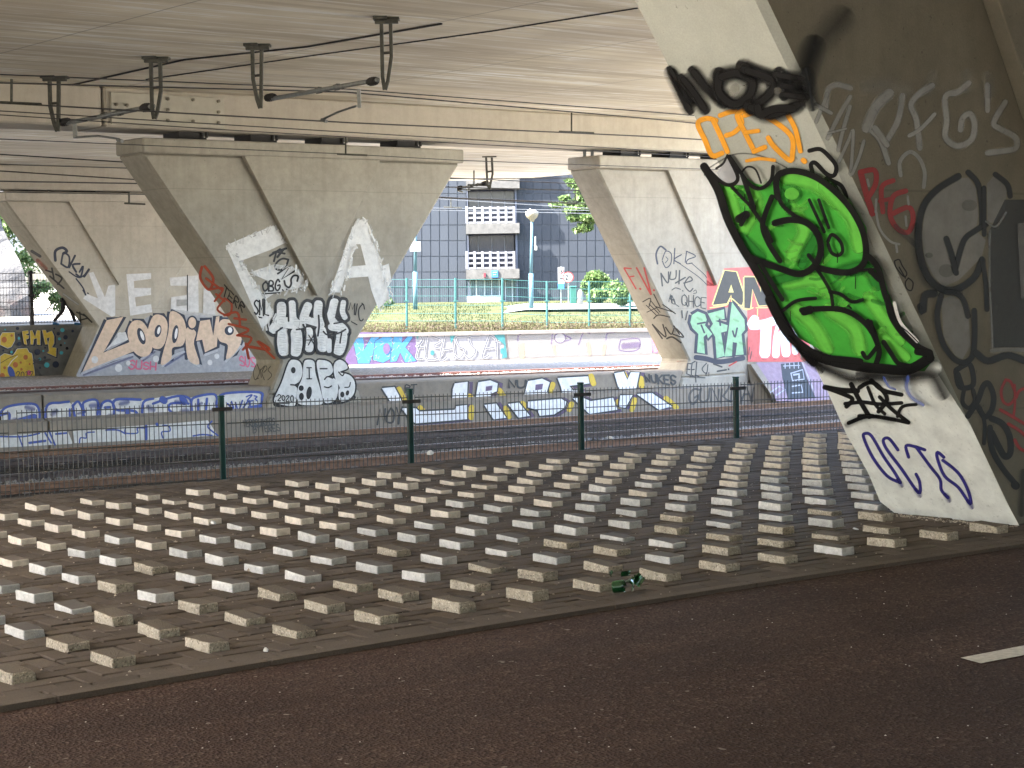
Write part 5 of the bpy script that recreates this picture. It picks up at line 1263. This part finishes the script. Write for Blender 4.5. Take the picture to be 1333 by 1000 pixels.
G = Graf(FFp, (1180, 460, 4.35))
for q, w in (('560,150 535,210 545,270 580,290 615,240 590,165 560,150', 16), ('610,180 612,280 605,350', 14), ('620,250 640,210 700,190', 16), ('530,320 600,360 665,400', 18), ('575,400 640,440 680,480', 18), ('610,490 640,540 690,560', 18)): G.S(q, w, 'r', .2)
G.end('sprayed_tag', P_FRONT, 'red tag at the right edge of the dark pier face')
# --- middle pier
G = Graf(MF, (150, 170, 2.702), .003)
G.F('388,405 440,382 556,334 575,348 598,395 545,420 432,462', 'w').F('388,405 432,440 470,500 540,610 566,655 515,696 470,590 430,500', 'w').F('470,500 560,470 625,480 660,510 668,548 560,572 520,600 540,530', 'w', a=.92)
G.F('845,318 880,310 900,350 945,500 965,590 925,628 900,560 880,470 862,400 848,400 830,450 790,570 755,568 790,470 815,390', 'w').F('800,480 905,472 915,512 800,520', 'w').F('930,480 962,468 972,530 945,570 938,590', 'w', a=.95)
for p in ('388,405 440,382 556,334 575,348 598,395', '388,405 432,440 470,500 540,610 566,655 515,696', '845,318 880,310 900,350 945,500 965,590 925,628', '848,400 830,450 790,570 755,568 790,470 815,390 845,318', '470,500 560,470 625,480 660,510 668,548 560,572'):
    q = P(p)
    for (x0, y0), (x1, y1) in zip(q[:-1], q[1:]):
        for k in range(int(math.hypot(x1-x0, y1-y0)/9)):
            t = random.random(); G.S([(x0+(x1-x0)*t+rr.uniform(-7, 7), y0+(y1-y0)*t+rr.uniform(-7, 7)), (x0+(x1-x0)*t+rr.uniform(-9, 9), y0+(y1-y0)*t+rr.uniform(2, 20))], rr.uniform(2, 7), 'w', .3, a=rr.uniform(.5, 1))
G.end('painted_letters', P_MID, 'large white rolled-on E and A')
G = Graf(MF, (150, 170, 2.702), .006)
G.T('KONS', (580, 415), (650, 525), (600, 560), (545, 440), 7, 'k', .2); G.S('555,430 600,415|570,445 590,420', 8, 'k')
G.end('sprayed_tag', P_MID, 'small black KONS tag on the white E')
G = Graf(MF, (150, 170, 2.702), .006)
G.T('OBG', (520, 535), (580, 522), (578, 562), (518, 566), 6, 'k', .2); G.S('588,560 590,563|602,558 604,560|515,575 580,570', 5, 'k')
G.end('sprayed_tag', P_MID, 'small black OBG tag under the white E')
G = Graf(MF, (330, 370, 6.25), .007)
G.T('SML', (5, 130), (120, 110), (125, 260), (5, 240), 13, 'k', .2); G.S('40,265 70,275 45,272', 8, 'k'); G.end('sprayed_tag', P_MID, 'small black SML tag left of the bubble letters'); G = Graf(MF, (330, 370, 6.25), .007)
G.T('MIC', (785, 150), (905, 175), (890, 300), (775, 215), 9, 'k', .2); G.S('795,305 840,330|880,155 886,160', 9, 'k')
G.end('sprayed_tag', P_MID, 'small black MIC tag right of the bubble letters')
G = Graf(MF, (330, 370, 6.25), .006)
has = [('225,180 222,260 190,320 160,365', 76), ('240,400 235,470 245,540', 92), ('310,160 318,270 345,310 395,335', 60), ('345,400 350,480 340,545', 92), ('225,310 330,320', 90), ('440,180 420,230 405,275', 70), ('525,165 520,260 540,330', 70), ('445,385 450,470 450,520', 70), ('545,380 560,460 560,510', 86), ('430,290 530,320', 60), ('655,150 640,220 625,280 650,320', 72), ('728,150 720,220 740,270', 44), ('640,340 700,350 730,380', 80), ('715,420 705,490 690,535', 92), ('612,460 612,540', 40)]
for q, w in has: G.S(q, w+46, 'k', .2)
for q, w in has: G.S(q, w, 'w', .05)
for q, w in (('275,150 280,230 282,300', 15), ('485,150 478,200 470,268', 14), ('526,255 530,340 520,420', 15), ('695,140 680,200 665,272', 14), ('565,385 600,412 690,398 745,368', 14), ('715,385 705,440 700,478', 13), ('640,560 650,490 662,430', 16), ('280,380 292,450 290,560', 20), ('180,390 230,355', 14), ('345,370 420,360', 13), ('445,415 488,490', 9), ('492,400 442,495', 9), ('428,455 512,452', 9), ('400,330 420,390 410,520', 16), ('575,200 590,280 605,320', 22), ('500,480 512,560', 16), ('650,320 745,305', 12)): G.S(q, w, 'k', .1)
for y in range(160, 560, 21):
    for x0 in (195, 320, 395, 520, 640, 690): G.S([(x0+rr.uniform(-5, 20), y+rr.uniform(-6, 6)), (x0+rr.uniform(35, 60), y+rr.uniform(-4, 8))], 2.2, 'e', .6, a=.5)
G.end('bubble_lettering', P_MID, 'upper silver-white bubble letters with black outline')
G = Graf(MF, (330, 370, 6.25), .006)
pabs = ['285,640 330,615 380,640 397,720 372,790 330,820 352,845 342,960 325,990 250,985 182,965 168,930 228,800', '408,640 440,615 492,632 502,720 540,850 562,960 520,982 385,980 352,940 358,850 395,760', '512,640 560,618 622,640 645,700 628,735 600,755 660,770 687,830 672,930 620,965 570,952 545,830', '660,640 700,615 745,640 762,685 700,715 780,740 822,800 815,890 760,945 700,947 690,870 700,840 668,780 650,700']
G.S('180,975 330,1005 560,995 700,960 810,920', 40, 'k', .2)
G.BP(pabs, 'w', 'k', 13, True)
G.O(322, 700, 19, 26, 'k').O(386, 846, 21, 23, 'k').O(388, 914, 20, 30, 'k').O(450, 885, 22, 52, 'k', 8).O(762, 885, 14, 22, 'k', 15).O(720, 898, 17, 24, 'k')
for q, w in (('432,680 468,680|450,680 452,770|432,770 470,770', 10), ('540,688 595,688', 11), ('575,775 600,752 640,765', 11), ('575,835 605,842 632,828', 11), ('690,715 720,745 735,722', 10), ('740,840 775,835 785,800', 9), ('300,818 335,822 350,835', 12)): G.S(q, w, 'k', .1)
G.T('2020', (195, 900), (325, 910), (325, 960), (190, 945), 8, 'k', .15); G.S('180,912 182,914|335,925 337,927|195,970 290,972', 7, 'k')
G.end('bubble_lettering', P_MID, 'lower white PABS bubble letters dated 2020')
EM = EFm(20.98, 20.93, .83, -.11, 33.2)
G = Graf(EM, (150, 170, 2.702), .003)
for q, w in (('305,480 300,520 330,560 345,520 315,478', 9), ('320,520 375,560', 8), ('330,560 380,555 350,600|355,575 385,600', 7), ('380,600 360,630 400,650 410,610 385,590', 7), ('385,650 430,640 440,690', 8), ('400,680 470,700 430,720|420,660 460,665', 8), ('430,720 480,730 450,770', 8), ('460,750 470,800|470,760 530,770', 9), ('480,760 545,770 500,740 560,800', 8)): G.S(q, w, 'R', .25)
G.end('sprayed_tag', P_MID, 'orange-red tag running down the left edge')
G = Graf(EM, (150, 170, 2.702), .004); G.T('TERR', (385, 545), (460, 615), (450, 640), (375, 575), 4, 'k', .2); G.end('sprayed_tag', P_MID, 'small black tag on the left edge')
G = Graf(FLm(20.93, .83, 1.16, -.11, -.80, 33.2), (330, 370, 6.25), .003); G.T('ores', (10, 650), (10, 650), (10, 650), (10, 650), 1, 'k') if False else None
for q in ('20,660 0,720 15,780 50,720 30,650', '55,690 65,760|60,700 90,665', '85,720 110,690 100,665 70,720 90,780', '140,670 120,700 150,740 118,780', '20,775 45,765'): G.S(q, 5, 'k', .2)
G.end('sprayed_tag', P_MID, 'thin black scribble on the splayed foot')
# --- right pier
G = Graf(MF, (800, 320, 5.556), .003)
for q, w in (('370,30 330,5 300,60 310,130', 12), ('345,100 370,40 410,60 405,130 370,158 345,110', 7), ('370,80 385,100 365,125', 5), ('435,20 428,130|482,65 430,100 475,130', 8), ('520,40 510,120|520,40 585,75 530,100 520,130 560,125', 7), ('470,130 600,220 665,280|560,130 640,200 665,230', 5)): G.S(q, w, 'n', .2)
G.end('sprayed_tag', P_RIGHT, 'dark blue-grey OKE tag on the upper left leg')
G = Graf(MF, (800, 320, 5.556), .003)
for q, w in (('335,200 345,290|335,200 385,270 390,190', 10), ('405,190 400,240 440,235 445,180', 9), ('470,180 465,275|510,230 440,270', 10), ('500,270 560,250 540,225 505,280 540,330 565,310', 9), ('570,330 585,320 592,340 570,345', 5), ('415,320 440,305 475,315|490,325 494,328', 7)): G.S(q, w, 'f', .2)
G.T('ABL', (395, 340), (440, 400), (465, 440), (390, 400), 6, 'f'); G.T('QHCE', (485, 355), (665, 370), (660, 450), (490, 435), 7, 'f'); G.S('485,470 490,520|525,475 512,535', 9, 'f')
G.end('sprayed_tag', P_RIGHT, 'grey NUKE and QHCE tags on the left leg')
ER = EFm(33.36, 33.36, .94, -.62, 33.2)
G = Graf(ER, (800, 320, 5.556), .003)
for q, w in (('70,165 155,310', 10), ('70,160 120,165|105,225 140,220', 10), ('185,310 188,312', 14), ('160,160 262,350', 12), ('215,160 265,350', 12), ('285,320 287,322', 14)): G.S(q, w, 'r', .15)
G.end('sprayed_tag', P_RIGHT, 'red F.V. tag on the left edge'); G = Graf(ER, (800, 320, 5.556), .003)
for q, w in (('205,405 260,380 250,440', 7), ('230,430 300,500|250,420 320,490|265,400 330,480|235,480 300,450', 6), ('285,350 330,440|350,425 440,490|300,440 430,480', 8), ('285,525 320,500 400,515', 8)): G.S(q, w, 'k', .2)
G.end('sprayed_tag', P_RIGHT, 'black TAK tag on the left edge'); G = Graf(ER, (800, 320, 5.556), .003)
for q, w in (('275,570 345,670|275,570 370,660 350,570', 10), ('370,590 410,640 430,600|430,580 470,640|425,640 500,660 450,600', 10), ('380,670 420,660 480,700', 12)): G.S(q, w, 'k', .2)
G.end('sprayed_tag', P_RIGHT, 'black NUKE tag low on the left edge')
G = Graf(FLm(33.36, .94, 1.2, -.62, -1.05, 33.2), (800, 320, 5.556), .003); G.T('TRY', (370, 725), (465, 735), (455, 780), (365, 770), 5, 'k'); G.S('340,790 360,785|350,775 348,800', 4, 'k').S('470,830 500,815', 30, 'r', .9, a=.4).S('490,720 498,740', 14, 'k'); G.end('sprayed_tag', P_RIGHT, 'small black tag on the splayed foot')
G = Graf(MF, (870, 340, 5.265), .003)
G.F('262,70 300,55 470,45 600,40 720,40 760,240 900,330 1000,690 545,690 540,300 265,335', 'q', a=.9).F('262,130 320,170 262,170', 'r', a=.6)
for p in ('305,300 385,65 465,75 520,240 505,300 440,300 430,230 400,290', '520,110 590,110 635,215 625,80 700,60 715,300 620,305 575,190 560,325 520,320'):
    G.S(p, 18, 'Y', .1, False, True)
    G.F(p, 'f')
G.F('410,215 430,160 447,215', 'Y').S('285,320 400,300 430,255 520,330 580,320|600,320 700,318|610,330 610,380', 7, 'Y')
G.end('painted_lettering', P_RIGHT, 'dark AN letters outlined yellow on a red field')
G = Graf(MF, (870, 340, 5.265), .005)
rfa = ['160,370 200,345 250,365 262,400 250,440 300,500 270,530 262,500 240,520 250,635 195,625 205,500 165,460 150,420', '270,360 380,330 385,395 320,410 405,440 400,480 360,490 385,650 330,665 320,520 285,460 305,430', '435,280 520,400 525,470 500,500 515,640 460,645 470,560 440,555 435,650 385,655 410,480']
for q in rfa: G.S(q, 42, 'n', .06, False, True)
G.S('190,660 260,670 340,690 430,680 510,665', 34, 'n', .1)
for q in rfa: G.F(q, 'l')
for q in ('225,440 245,490', '350,400 355,440', '440,480 455,520 470,460', '200,430 250,420'): G.S(q, 12, 'n', .1)
for x, y in ((200, 390), (220, 560), (330, 380), (350, 560), (450, 400), (490, 560), (410, 600)): G.S([(x, y), (x+25, y+12)], 16, 'G', .9, a=.25)
G.end('bubble_lettering', P_RIGHT, 'pale green RFA letters with thick black outline')
G = Graf(MF, (870, 340, 5.265), .005)
tan = [('590,400 570,440 660,430 720,410', 60), ('670,450 665,540 660,630', 74), ('770,420 745,520 735,640', 52), ('805,440 800,540 805,630', 60), ('860,470 865,560 868,620', 44), ('910,580 925,640', 44)]
for q, w in tan: G.S(q, w+24, 'q', .06)
for q, w in tan: G.S(q, w, 'W', .04)
G.S('755,480 770,440', 12, 'q', .1); G.end('bubble_lettering', P_RIGHT, 'white TAM letters outlined in red')
G = Graf(MF, (870, 340, 5.265), .004)
G.T('EEL', (130, 700), (215, 690), (210, 790), (125, 780), 8, 'f'); G.S('260,700 230,740 260,770 270,710|150,790 250,800|185,780 188,830', 7, 'f'); G.T('21', (252, 762), (285, 765), (282, 785), (250, 782), 4, 'f')
G.S('310,705 365,725|335,755 395,745|410,740 412,742', 11, 'f'); G.S('415,718 465,690', 9, 'r'); G.S('555,590 550,640|570,620 560,670', 6, 'f'); G.end('sprayed_tag', P_RIGHT, 'grey tag and arcs under the green letters')
G = Graf(WALL_LO, (870, 340, 5.265), .003); G.T('GUNKMAN', (150, 880), (640, 855), (640, 960), (140, 975), 13, 'z', .4, .15, .12)
G.end('sprayed_tag', wall, 'dark grey tag behind the fence under the RFA letters')
G = Graf(PL_PLANE, (870, 340, 5.265), .004)
G.F('600,695 1100,690 1100,960 740,960 690,830', 'u', a=.9).F('770,705 910,690 960,830 1010,940 820,950 780,800', 'f')
for q, w in (('790,720 900,715|800,705 800,735|830,700 832,735|860,698 862,735|890,696 892,735', 6), ('840,770 920,745 930,810 850,820 840,770', 9), ('860,780 895,775 895,800', 14), ('700,900 760,860 800,880 740,920', 10), ('850,860 910,850 920,900 850,905', 10), ('920,700 1000,900', 6), ('950,690 1040,690 1060,760', 14)): G.S(q, w, 'i', .2, False, a=.85)
G.end('painted_lettering', PLINTH, 'purple field with a black square and white strokes')
# --- parapet wall
G = Graf(WALL_UP, (490, 470, 3.251), .004)
up = ['22,115 75,110 102,160 104,196 72,194', '330,95 385,88 380,192 318,196 322,120', '430,90 480,82 512,95 508,128 480,140 508,178 415,180', '640,85 700,75 732,90 720,130 738,158 620,164', '765,72 895,65 900,95 815,105 830,125 862,122 865,145 790,155 780,110', '1005,52 1045,45 1060,80 1075,48 1112,48 1095,130 1030,138']
for q in up: G.S([(x+16, y+4) for x, y in P(q)], 16, 'v', .3, False, True, .8)
for q in ('95,120 120,170', '395,150 392,185', '520,125 550,170', '745,100 728,145', '908,65 918,95', '1045,55 1058,78', '1118,75 1122,105'): G.S(q, 24, 'y', .15)
G.BP(up, 'W', 'f', 7)
G.F('462,108 490,104 486,124 460,128', 'v').F('672,100 704,96 700,120 670,124', 'v')
G.T('NU', (555, 80), (630, 85), (625, 115), (560, 110), 8, 'f'); G.T('NUKES', (1130, 60), (1265, 62), (1265, 100), (1140, 90), 8, 'f'); G.T('RT', (120, 100), (170, 98), (165, 140), (120, 135), 5, 'f')
G.end('silver_lettering', wall, 'upper half of the white URBEX letters with yellow shadows')
G = Graf(WALL_LO, (490, 470, 3.251), .004)
lo_ = ['105,200 165,200 182,214 330,207 335,192 382,186 382,246 165,264 145,252', '455,186 505,180 548,240 495,247', '555,182 602,176 648,232 600,240', '640,172 780,160 802,172 795,198 750,226 690,232 680,208 640,196', '830,158 872,156 905,170 1000,156 1018,206 900,224 868,194', '1030,146 1082,144 1052,198 1025,194', '1100,140 1165,136 1248,192 1195,207']
for q in lo_: G.S([(x+16, y+2) for x, y in P(q)], 16, 'v', .3, False, True, .8)
for q in ('402,196 400,240', '185,198 198,212', '545,200 562,235', '618,180 640,200', '825,182 815,205', '1025,170 1030,190', '1092,165 1080,205', '1225,158 1268,196', '735,182 760,186'): G.S(q, 22, 'y', .15)
G.BP(lo_, 'W', 'f', 7)
G.T('NOY', (10, 205), (110, 200), (110, 265), (5, 265), 7, 'f', .4)
G.end('silver_lettering', wall, 'lower half of the white URBEX letters with yellow shadows')
G = Graf(WALL_UP, (0, 500, 3.92), .004)
G.F('0,130 60,105 160,95 200,130 195,215 150,225 110,205 0,215', 'w').F('225,120 300,90 350,90 372,110 345,220 225,228', 'w').F('365,95 420,90 490,78 510,110 575,75 715,75 715,190 600,200 400,215', 'w').F('715,85 790,72 900,55 970,70 1050,48 1100,55 1110,170 1040,160 960,165 830,170 720,195', 'w').F('1100,60 1150,42 1320,40 1340,75 1330,150 1200,170 1110,160', 'w')
for q, w in (('0,150 40,115 160,100 198,130 195,210 150,222', 9), ('0,160 45,150 40,190 0,190', 10), ('75,200 170,170', 26), ('0,230 50,215', 30), ('230,220 240,110 310,95 350,90', 9), ('262,220 265,185 345,215 355,130', 8), ('372,110 400,90 430,150 425,95 495,85 490,180 450,190 420,150 430,195 395,210 370,110', 9), ('510,195 515,110 550,85 580,110 575,190 540,180', 9), ('535,120 560,118', 10), ('715,80 590,80 590,130 690,140 690,190 600,195', 10), ('650,145 652,150', 20), ('725,190 730,95 780,75', 9), ('765,175 830,165', 30), ('780,100 900,62 970,80 960,160 870,140 870,100 960,100', 9), ('830,80 835,84', 26), ('930,75 940,90', 24), ('980,150 975,90 1000,65 1090,52 1110,90', 9), ('1010,140 1010,80|1050,130 1055,75', 9), ('1110,150 1105,85 1150,48 1320,42 1335,75 1325,150', 9), ('1130,90 1120,130 1150,140|1160,100 1190,130 1180,90|1200,95 1215,135 1235,85|1240,120 1270,85 1275,130', 6), ('1255,65 1285,55 1260,85 1290,85|1295,60 1310,65 1300,75 1310,85', 5), ('1270,120 1330,110', 12)): G.S(q, w*1.35, 'B', .3)
for x, y in ((60, 190), (140, 120), (270, 150), (400, 150), (470, 110), (560, 160), (620, 100), (680, 170), (760, 120), (800, 150), (900, 90), (930, 140), (1000, 110), (1070, 140)): G.S([(x, y), (x+rr.uniform(10, 40), y+rr.uniform(-12, 16))], rr.uniform(14, 30), 'B', .8, a=.6)
G.end('blue_lettering', wall, 'long blue and white NASTI lettering at the left')
G = Graf(WALL_LO, (0, 500, 3.92), .004)
G.F('0,265 200,250 345,240 372,305 0,325', 'w').F('372,240 560,222 830,205 1060,185 1110,262 760,285 380,302', 'w')
for q, w in (('95,265 115,320', 7), ('0,268 120,268 200,252', 8), ('230,250 260,300|250,240 280,310', 9), ('285,255 340,250', 10), ('405,300 410,275 440,275 440,250 480,245', 7), ('540,235 600,235 640,255', 8), ('640,225 640,250 700,250 700,225 740,225', 7), ('745,215 745,280', 14), ('830,210 860,215 865,240 825,245 830,275', 7), ('985,265 1030,258 1080,262', 8), ('1080,190 1060,220 1110,262', 8), ('150,300 230,290', 12), ('800,205 802,207', 16)): G.S(q, w, 'B', .2)
G.T('VERBRUIKERS', (1240, 185), (1400, 175), (1400, 210), (1240, 220), 5, 'z', .3); G.T('BYTERES', (1290, 215), (1420, 205), (1430, 240), (1290, 248), 5, 'z', .3)
G.end('blue_lettering', wall, 'lower part of the blue and white lettering below the ledge')
# --- far pier / abutment
LP = ((0, 55.4, 0), (0, 1, 0))
G = Graf(LP, (0, 180, 3.333), .006)
for q, w in (('240,530 240,490 270,475 290,490 275,500', 12), ('265,545 275,500 300,515 295,560 265,545', 8), ('300,560 325,510|345,545 315,550 330,580', 9), ('345,580 360,555 350,600 330,590', 8), ('365,600 385,570', 10), ('300,580 345,605 385,575', 6), ('330,610 360,650 370,680|360,660 372,680|380,672 382,674', 6)): G.S(q, w, 'n', .2)
G.end('sprayed_tag', P_FAR, 'dark blue OKE tag on the left leg')
G = Graf(LP, (0, 180, 3.333), .004)
for p in ('385,585 405,580 455,690 470,640 500,635 500,770 485,775 360,695 375,675 425,695', '548,590 655,585 655,610 580,620 582,650 655,650 655,680 585,690 590,730 655,720 660,755 565,770'): G.F(p, 'W', a=.85)
G.end('painted_letters', P_FAR, 'faded white rolled-on arrow and E')
G = Graf(LP, (0, 180, 3.333), .004)
G.F('735,605 860,595 862,760 740,755 742,690 810,680 810,640 740,640', 'W', a=.75).F('765,700 815,700 815,725 765,730', 'h', a=.9).F('885,600 925,600 935,770 880,760', 'W', a=.6).S('813,595 813,800', 5, 'f', .2)
G.F('700,830 740,740 960,770 1110,900 1110,1020 400,1020', 'W', a=.45)
G.end('painted_letters', A_WALL, 'faded white rolled-on letters beside a dark pipe line')
G = Graf(LP, (100, 390, 5.554), .007)
G.F('-5,545 140,250 330,240 520,120 900,110 1100,160 1290,440 1290,515 0,560', 'i', a=.8)
lo = ['225,150 320,130 190,380 385,290 370,180 400,155 470,160 520,210 560,130 610,115 655,160 675,90 760,120 785,210 830,290 850,310 895,150 950,140 980,250 1000,130 1075,120 1035,170 1040,140 1110,170 1190,290 1080,430 1060,420 1075,350 1020,300 1010,370 930,380 915,290 880,465 800,425 780,330 700,410 615,465 640,370 560,370 470,415 400,380 40,520']
loop = ['215,150 335,125 190,385 400,300 410,375 40,522', '400,160 470,158 525,240 545,340 520,400 460,412 400,360 365,240', '550,120 620,118 655,180 640,300 600,355 540,340 510,240', '675,88 760,125 790,230 765,330 690,350 680,430 605,466 660,240', '790,210 860,235 845,320 885,465 800,425', '890,155 960,145 985,260 1005,125 1030,120 1010,340 925,382 905,290 860,300', '1040,150 1110,150 1150,200 1190,290 1140,390 1078,430 1090,330 1030,300 1010,230']
for q in loop: G.S(q, 44, 'n', .12, False, True)
G.S('40,535 250,440 400,400|470,430 540,400|620,480 700,410 770,380|810,440 880,480|930,400 1010,370|1080,445 1180,340', 22, 'i', .3).S('50,545 400,415|480,440 560,380|640,480 780,390', 14, 'B', .5, a=.5)
for q in loop: G.F(q, 'p', q is not loop[0] and q is not loop[5])
for (x, y, rx, ry, rot) in ((465, 265, 26, 62, -18), (585, 228, 24, 46, 12), (710, 250, 22, 66, 8), (1100, 225, 34, 34, 0)): G.O(x, y, rx, ry, 'n', rot).O(x+6, y-4, rx*.45, ry*.6, 'W', rot)
G.O(832, 168, 40, 52, 'n').O(832, 168, 28, 40, 'p').F('190,380 245,340 370,290 350,235 320,240', 'W', a=.8)
for x, y, r in ((128, 435, 24), (300, 495, 26), (310, 258, 20), (570, 430, 22), (960, 455, 18), (1010, 410, 18), (370, 460, 16)): G.O(x, y, r, r*1.1, 'W', 0, .8)
G.end('bubble_lettering', P_FAR, 'big beige LOOPING letters with dark blue outline')
G = Graf(LP, (100, 390, 5.554), .013); G.T('SUSH', (380, 440), (575, 455), (570, 510), (375, 500), 10, 'm', .3); G.end('sprayed_tag', P_FAR, 'pink-red SUSH tag under the beige letters'); G = Graf(LP, (100, 390, 5.554), .013); G.T('SUS', (1170, 410), (1290, 420), (1290, 490), (1180, 480), 9, 'm', .3); G.end('sprayed_tag', P_FAR, 'pink-red SUS tag at the right end of the beige letters')
EL = EFm(27.75, 27.75, .92, .19, 56.0, 4.39)
G = Graf(EL, (0, 240, 3.846), .003)
for q, w in (('160,335 200,360', 14), ('230,430 260,440|260,420 270,470|280,450 310,470 290,500|250,460 320,520', 8), ('385,640 430,660|400,640 405,690|420,650 460,690|440,670 400,680', 7)): G.S(q, w, 'k', .3)
G.S('190,380 230,420', 16, 'R', .6, a=.5).S('320,550 390,600', 10, 's', .6, a=.7); G.end('sprayed_tag', P_FAR, 'black scribbles on the left edge')
G = Graf(FM_PLANE, (0, 415, 10.25), .004)
or1 = ['0,240 30,185 195,180 200,290 150,380 100,395 0,350', '0,500 60,460 170,490 230,400 360,390 390,450 425,460 450,610 470,800 0,810']
for q in or1: G.S(q, 26, 'n', .1, False, True)
for q in or1: G.F(q, 'y'); G.S(q, 8, 'W', .2, False, True, .7)
for x, y, r, c in ((55, 280, 36, 'a'), (155, 225, 16, 'a'), (205, 615, 34, 'a'), (340, 515, 30, 'a'), (275, 585, 14, 'a'), (285, 675, 16, 'a'), (385, 720, 30, 'm'), (30, 760, 34, 'a'), (395, 605, 12, 'a'), (60, 655, 18, 'a')): G.O(x, y, r, r*1.1, c, 0, .9)
G.S('10,590 110,530 180,500 230,480', 7, 'k').O(150, 720, 42, 90, 'B', -20).S('105,640 160,560 230,500', 8, 'W').T('2012', (215, 710), (440, 700), (445, 780), (215, 790), 9, 'n', .2)
fmk = ['290,165 375,155 380,195 335,210 385,225 380,265 345,275 360,345 320,340', '395,160 430,155 465,240 490,150 535,160 535,350 490,345 490,260 450,270 440,345 405,345', '560,150 610,150 620,190 690,160 720,230 720,330 690,380 750,390 745,510 620,455 650,430 640,330 660,250 620,260 640,340 600,345']
for q in fmk: G.S([(x+12, y+10) for x, y in P(q)], 20, 'n', .1, False, True); G.S(q, 14, 'n', .1, False, True)
for q in fmk: G.F(q, 'y'); G.S(q, 6, 'W', .2, False, True, .6)
for x, y, r, c in ((230, 130, 22, 'n'), (245, 215, 12, 'n'), (255, 335, 28, 'n'), (250, 262, 18, 't'), (40, 425, 14, 'n'), (150, 445, 18, 't'), (495, 445, 40, 'n'), (598, 388, 12, 'n'), (575, 430, 14, 't'), (595, 518, 18, 'n'), (620, 617, 36, 't'), (740, 610, 44, 'n'), (530, 655, 16, 'n'), (525, 540, 20, 't'), (775, 200, 24, 'n'), (790, 268, 20, 't'), (828, 152, 28, 't'), (720, 130, 12, 'n'), (870, 248, 30, 'n'), (808, 352, 16, 'k'), (890, 395, 20, 'k'), (815, 455, 24, 't'), (965, 165, 18, 'n'), (860, 325, 10, 't'), (65, 145, 12, 't'), (635, 765, 10, 'n')): G.O(x, y, r, r, c)
for q, w in (('455,560 510,580 575,590', 40), ('590,555 660,545', 26), ('490,680 540,760', 30), ('440,600 520,540', 20)): G.S(q, w, 'z', .1)
G.end('bubble_lettering', F_WALL, 'orange FMK letters and arrow with dark and turquoise dots')
# --- far retaining wall
G = Graf(V_PLANE, (450, 420, 3.1), .006)
G.F('-60,38 280,40 300,165 -60,180', 'Z', a=.9).F('280,40 640,40 650,145 400,155 290,165', 'j')
for q in ('30,70 70,55 75,110 110,45 140,45 95,165 50,165', '120,75 165,50 205,70 210,130 150,162 110,150', '195,50 230,45 225,85 260,45 270,60 240,100 285,155 240,160 220,120 205,155 180,160'): G.S(q, 6, 'n', .1, False, True).F(q, 'c')
for _ in range(46): x = rr.uniform(40, 270); y = rr.uniform(55, 155); G.S([(x, y), (x+rr.uniform(-14, 14), y+rr.uniform(-14, 14))], 2.0, 'x', .3, a=.8)
G.O(165, 105, 14, 22, 'Z')
for q in ('285,95 310,75 300,50|305,75 285,140 310,145|290,100 320,100', '330,50 322,140 370,145 395,110 355,95 385,70 330,50', '400,50 380,150 410,140|400,50 430,60 440,145|395,110 430,105', '490,55 445,60 455,95 480,110 460,145 440,130', '540,55 500,60 505,90 525,115 500,145 480,130', '580,50 550,140 580,130|580,50 605,70 610,140|565,105 600,100|605,80 640,70'): G.S(q, 9, 'x', .1); G.S(q, 3.2, 'n', .2)
G.F('595,42 640,45 652,140 630,145 640,90 605,60', 'T').O(350, 122, 8, 10, 'T').F('420,45 445,45 425,85', 'T').O(632, 115, 8, 12, 'T').F('280,40 300,42 290,70', 'T')
G.end('mural_lettering', V_WALL, 'blue VOK letters and white BASSA letters')
G = Graf(V_PLANE, (450, 420, 3.1), .006)
G.F('652,38 1240,38 1240,125 655,142', 'x', a=.55)
for q in ('695,75 700,50 735,40', '830,85 835,45', '1050,70 1055,45 1085,40', '985,45 960,40 940,90', '1110,70 1105,110 1160,115 1185,100 1180,65 1110,70', '1225,40 1240,70 1238,120', '880,50 910,65 885,75'): G.S(q, 4, 'Z', .3, a=.7)
G.O(865, 62, 24, 22, 'Z', 0, .6).O(865, 62, 20, 18, 'x')
for q, w in (('710,95 712,135', 22), ('980,85 985,125', 14), ('1045,95 1040,125', 14), ('840,95 845,125', 10)): G.S(q, w, 'E', .5, a=.7)
G.S('1125,95 1175,90', 24, 'Z', .5, a=.5).S('1245,45 1250,110', 22, 'm', .3).S('1268,60 1262,100', 12, 'T', .3); G.end('mural_lettering', V_WALL, 'faded whitewashed lettering on the right half')
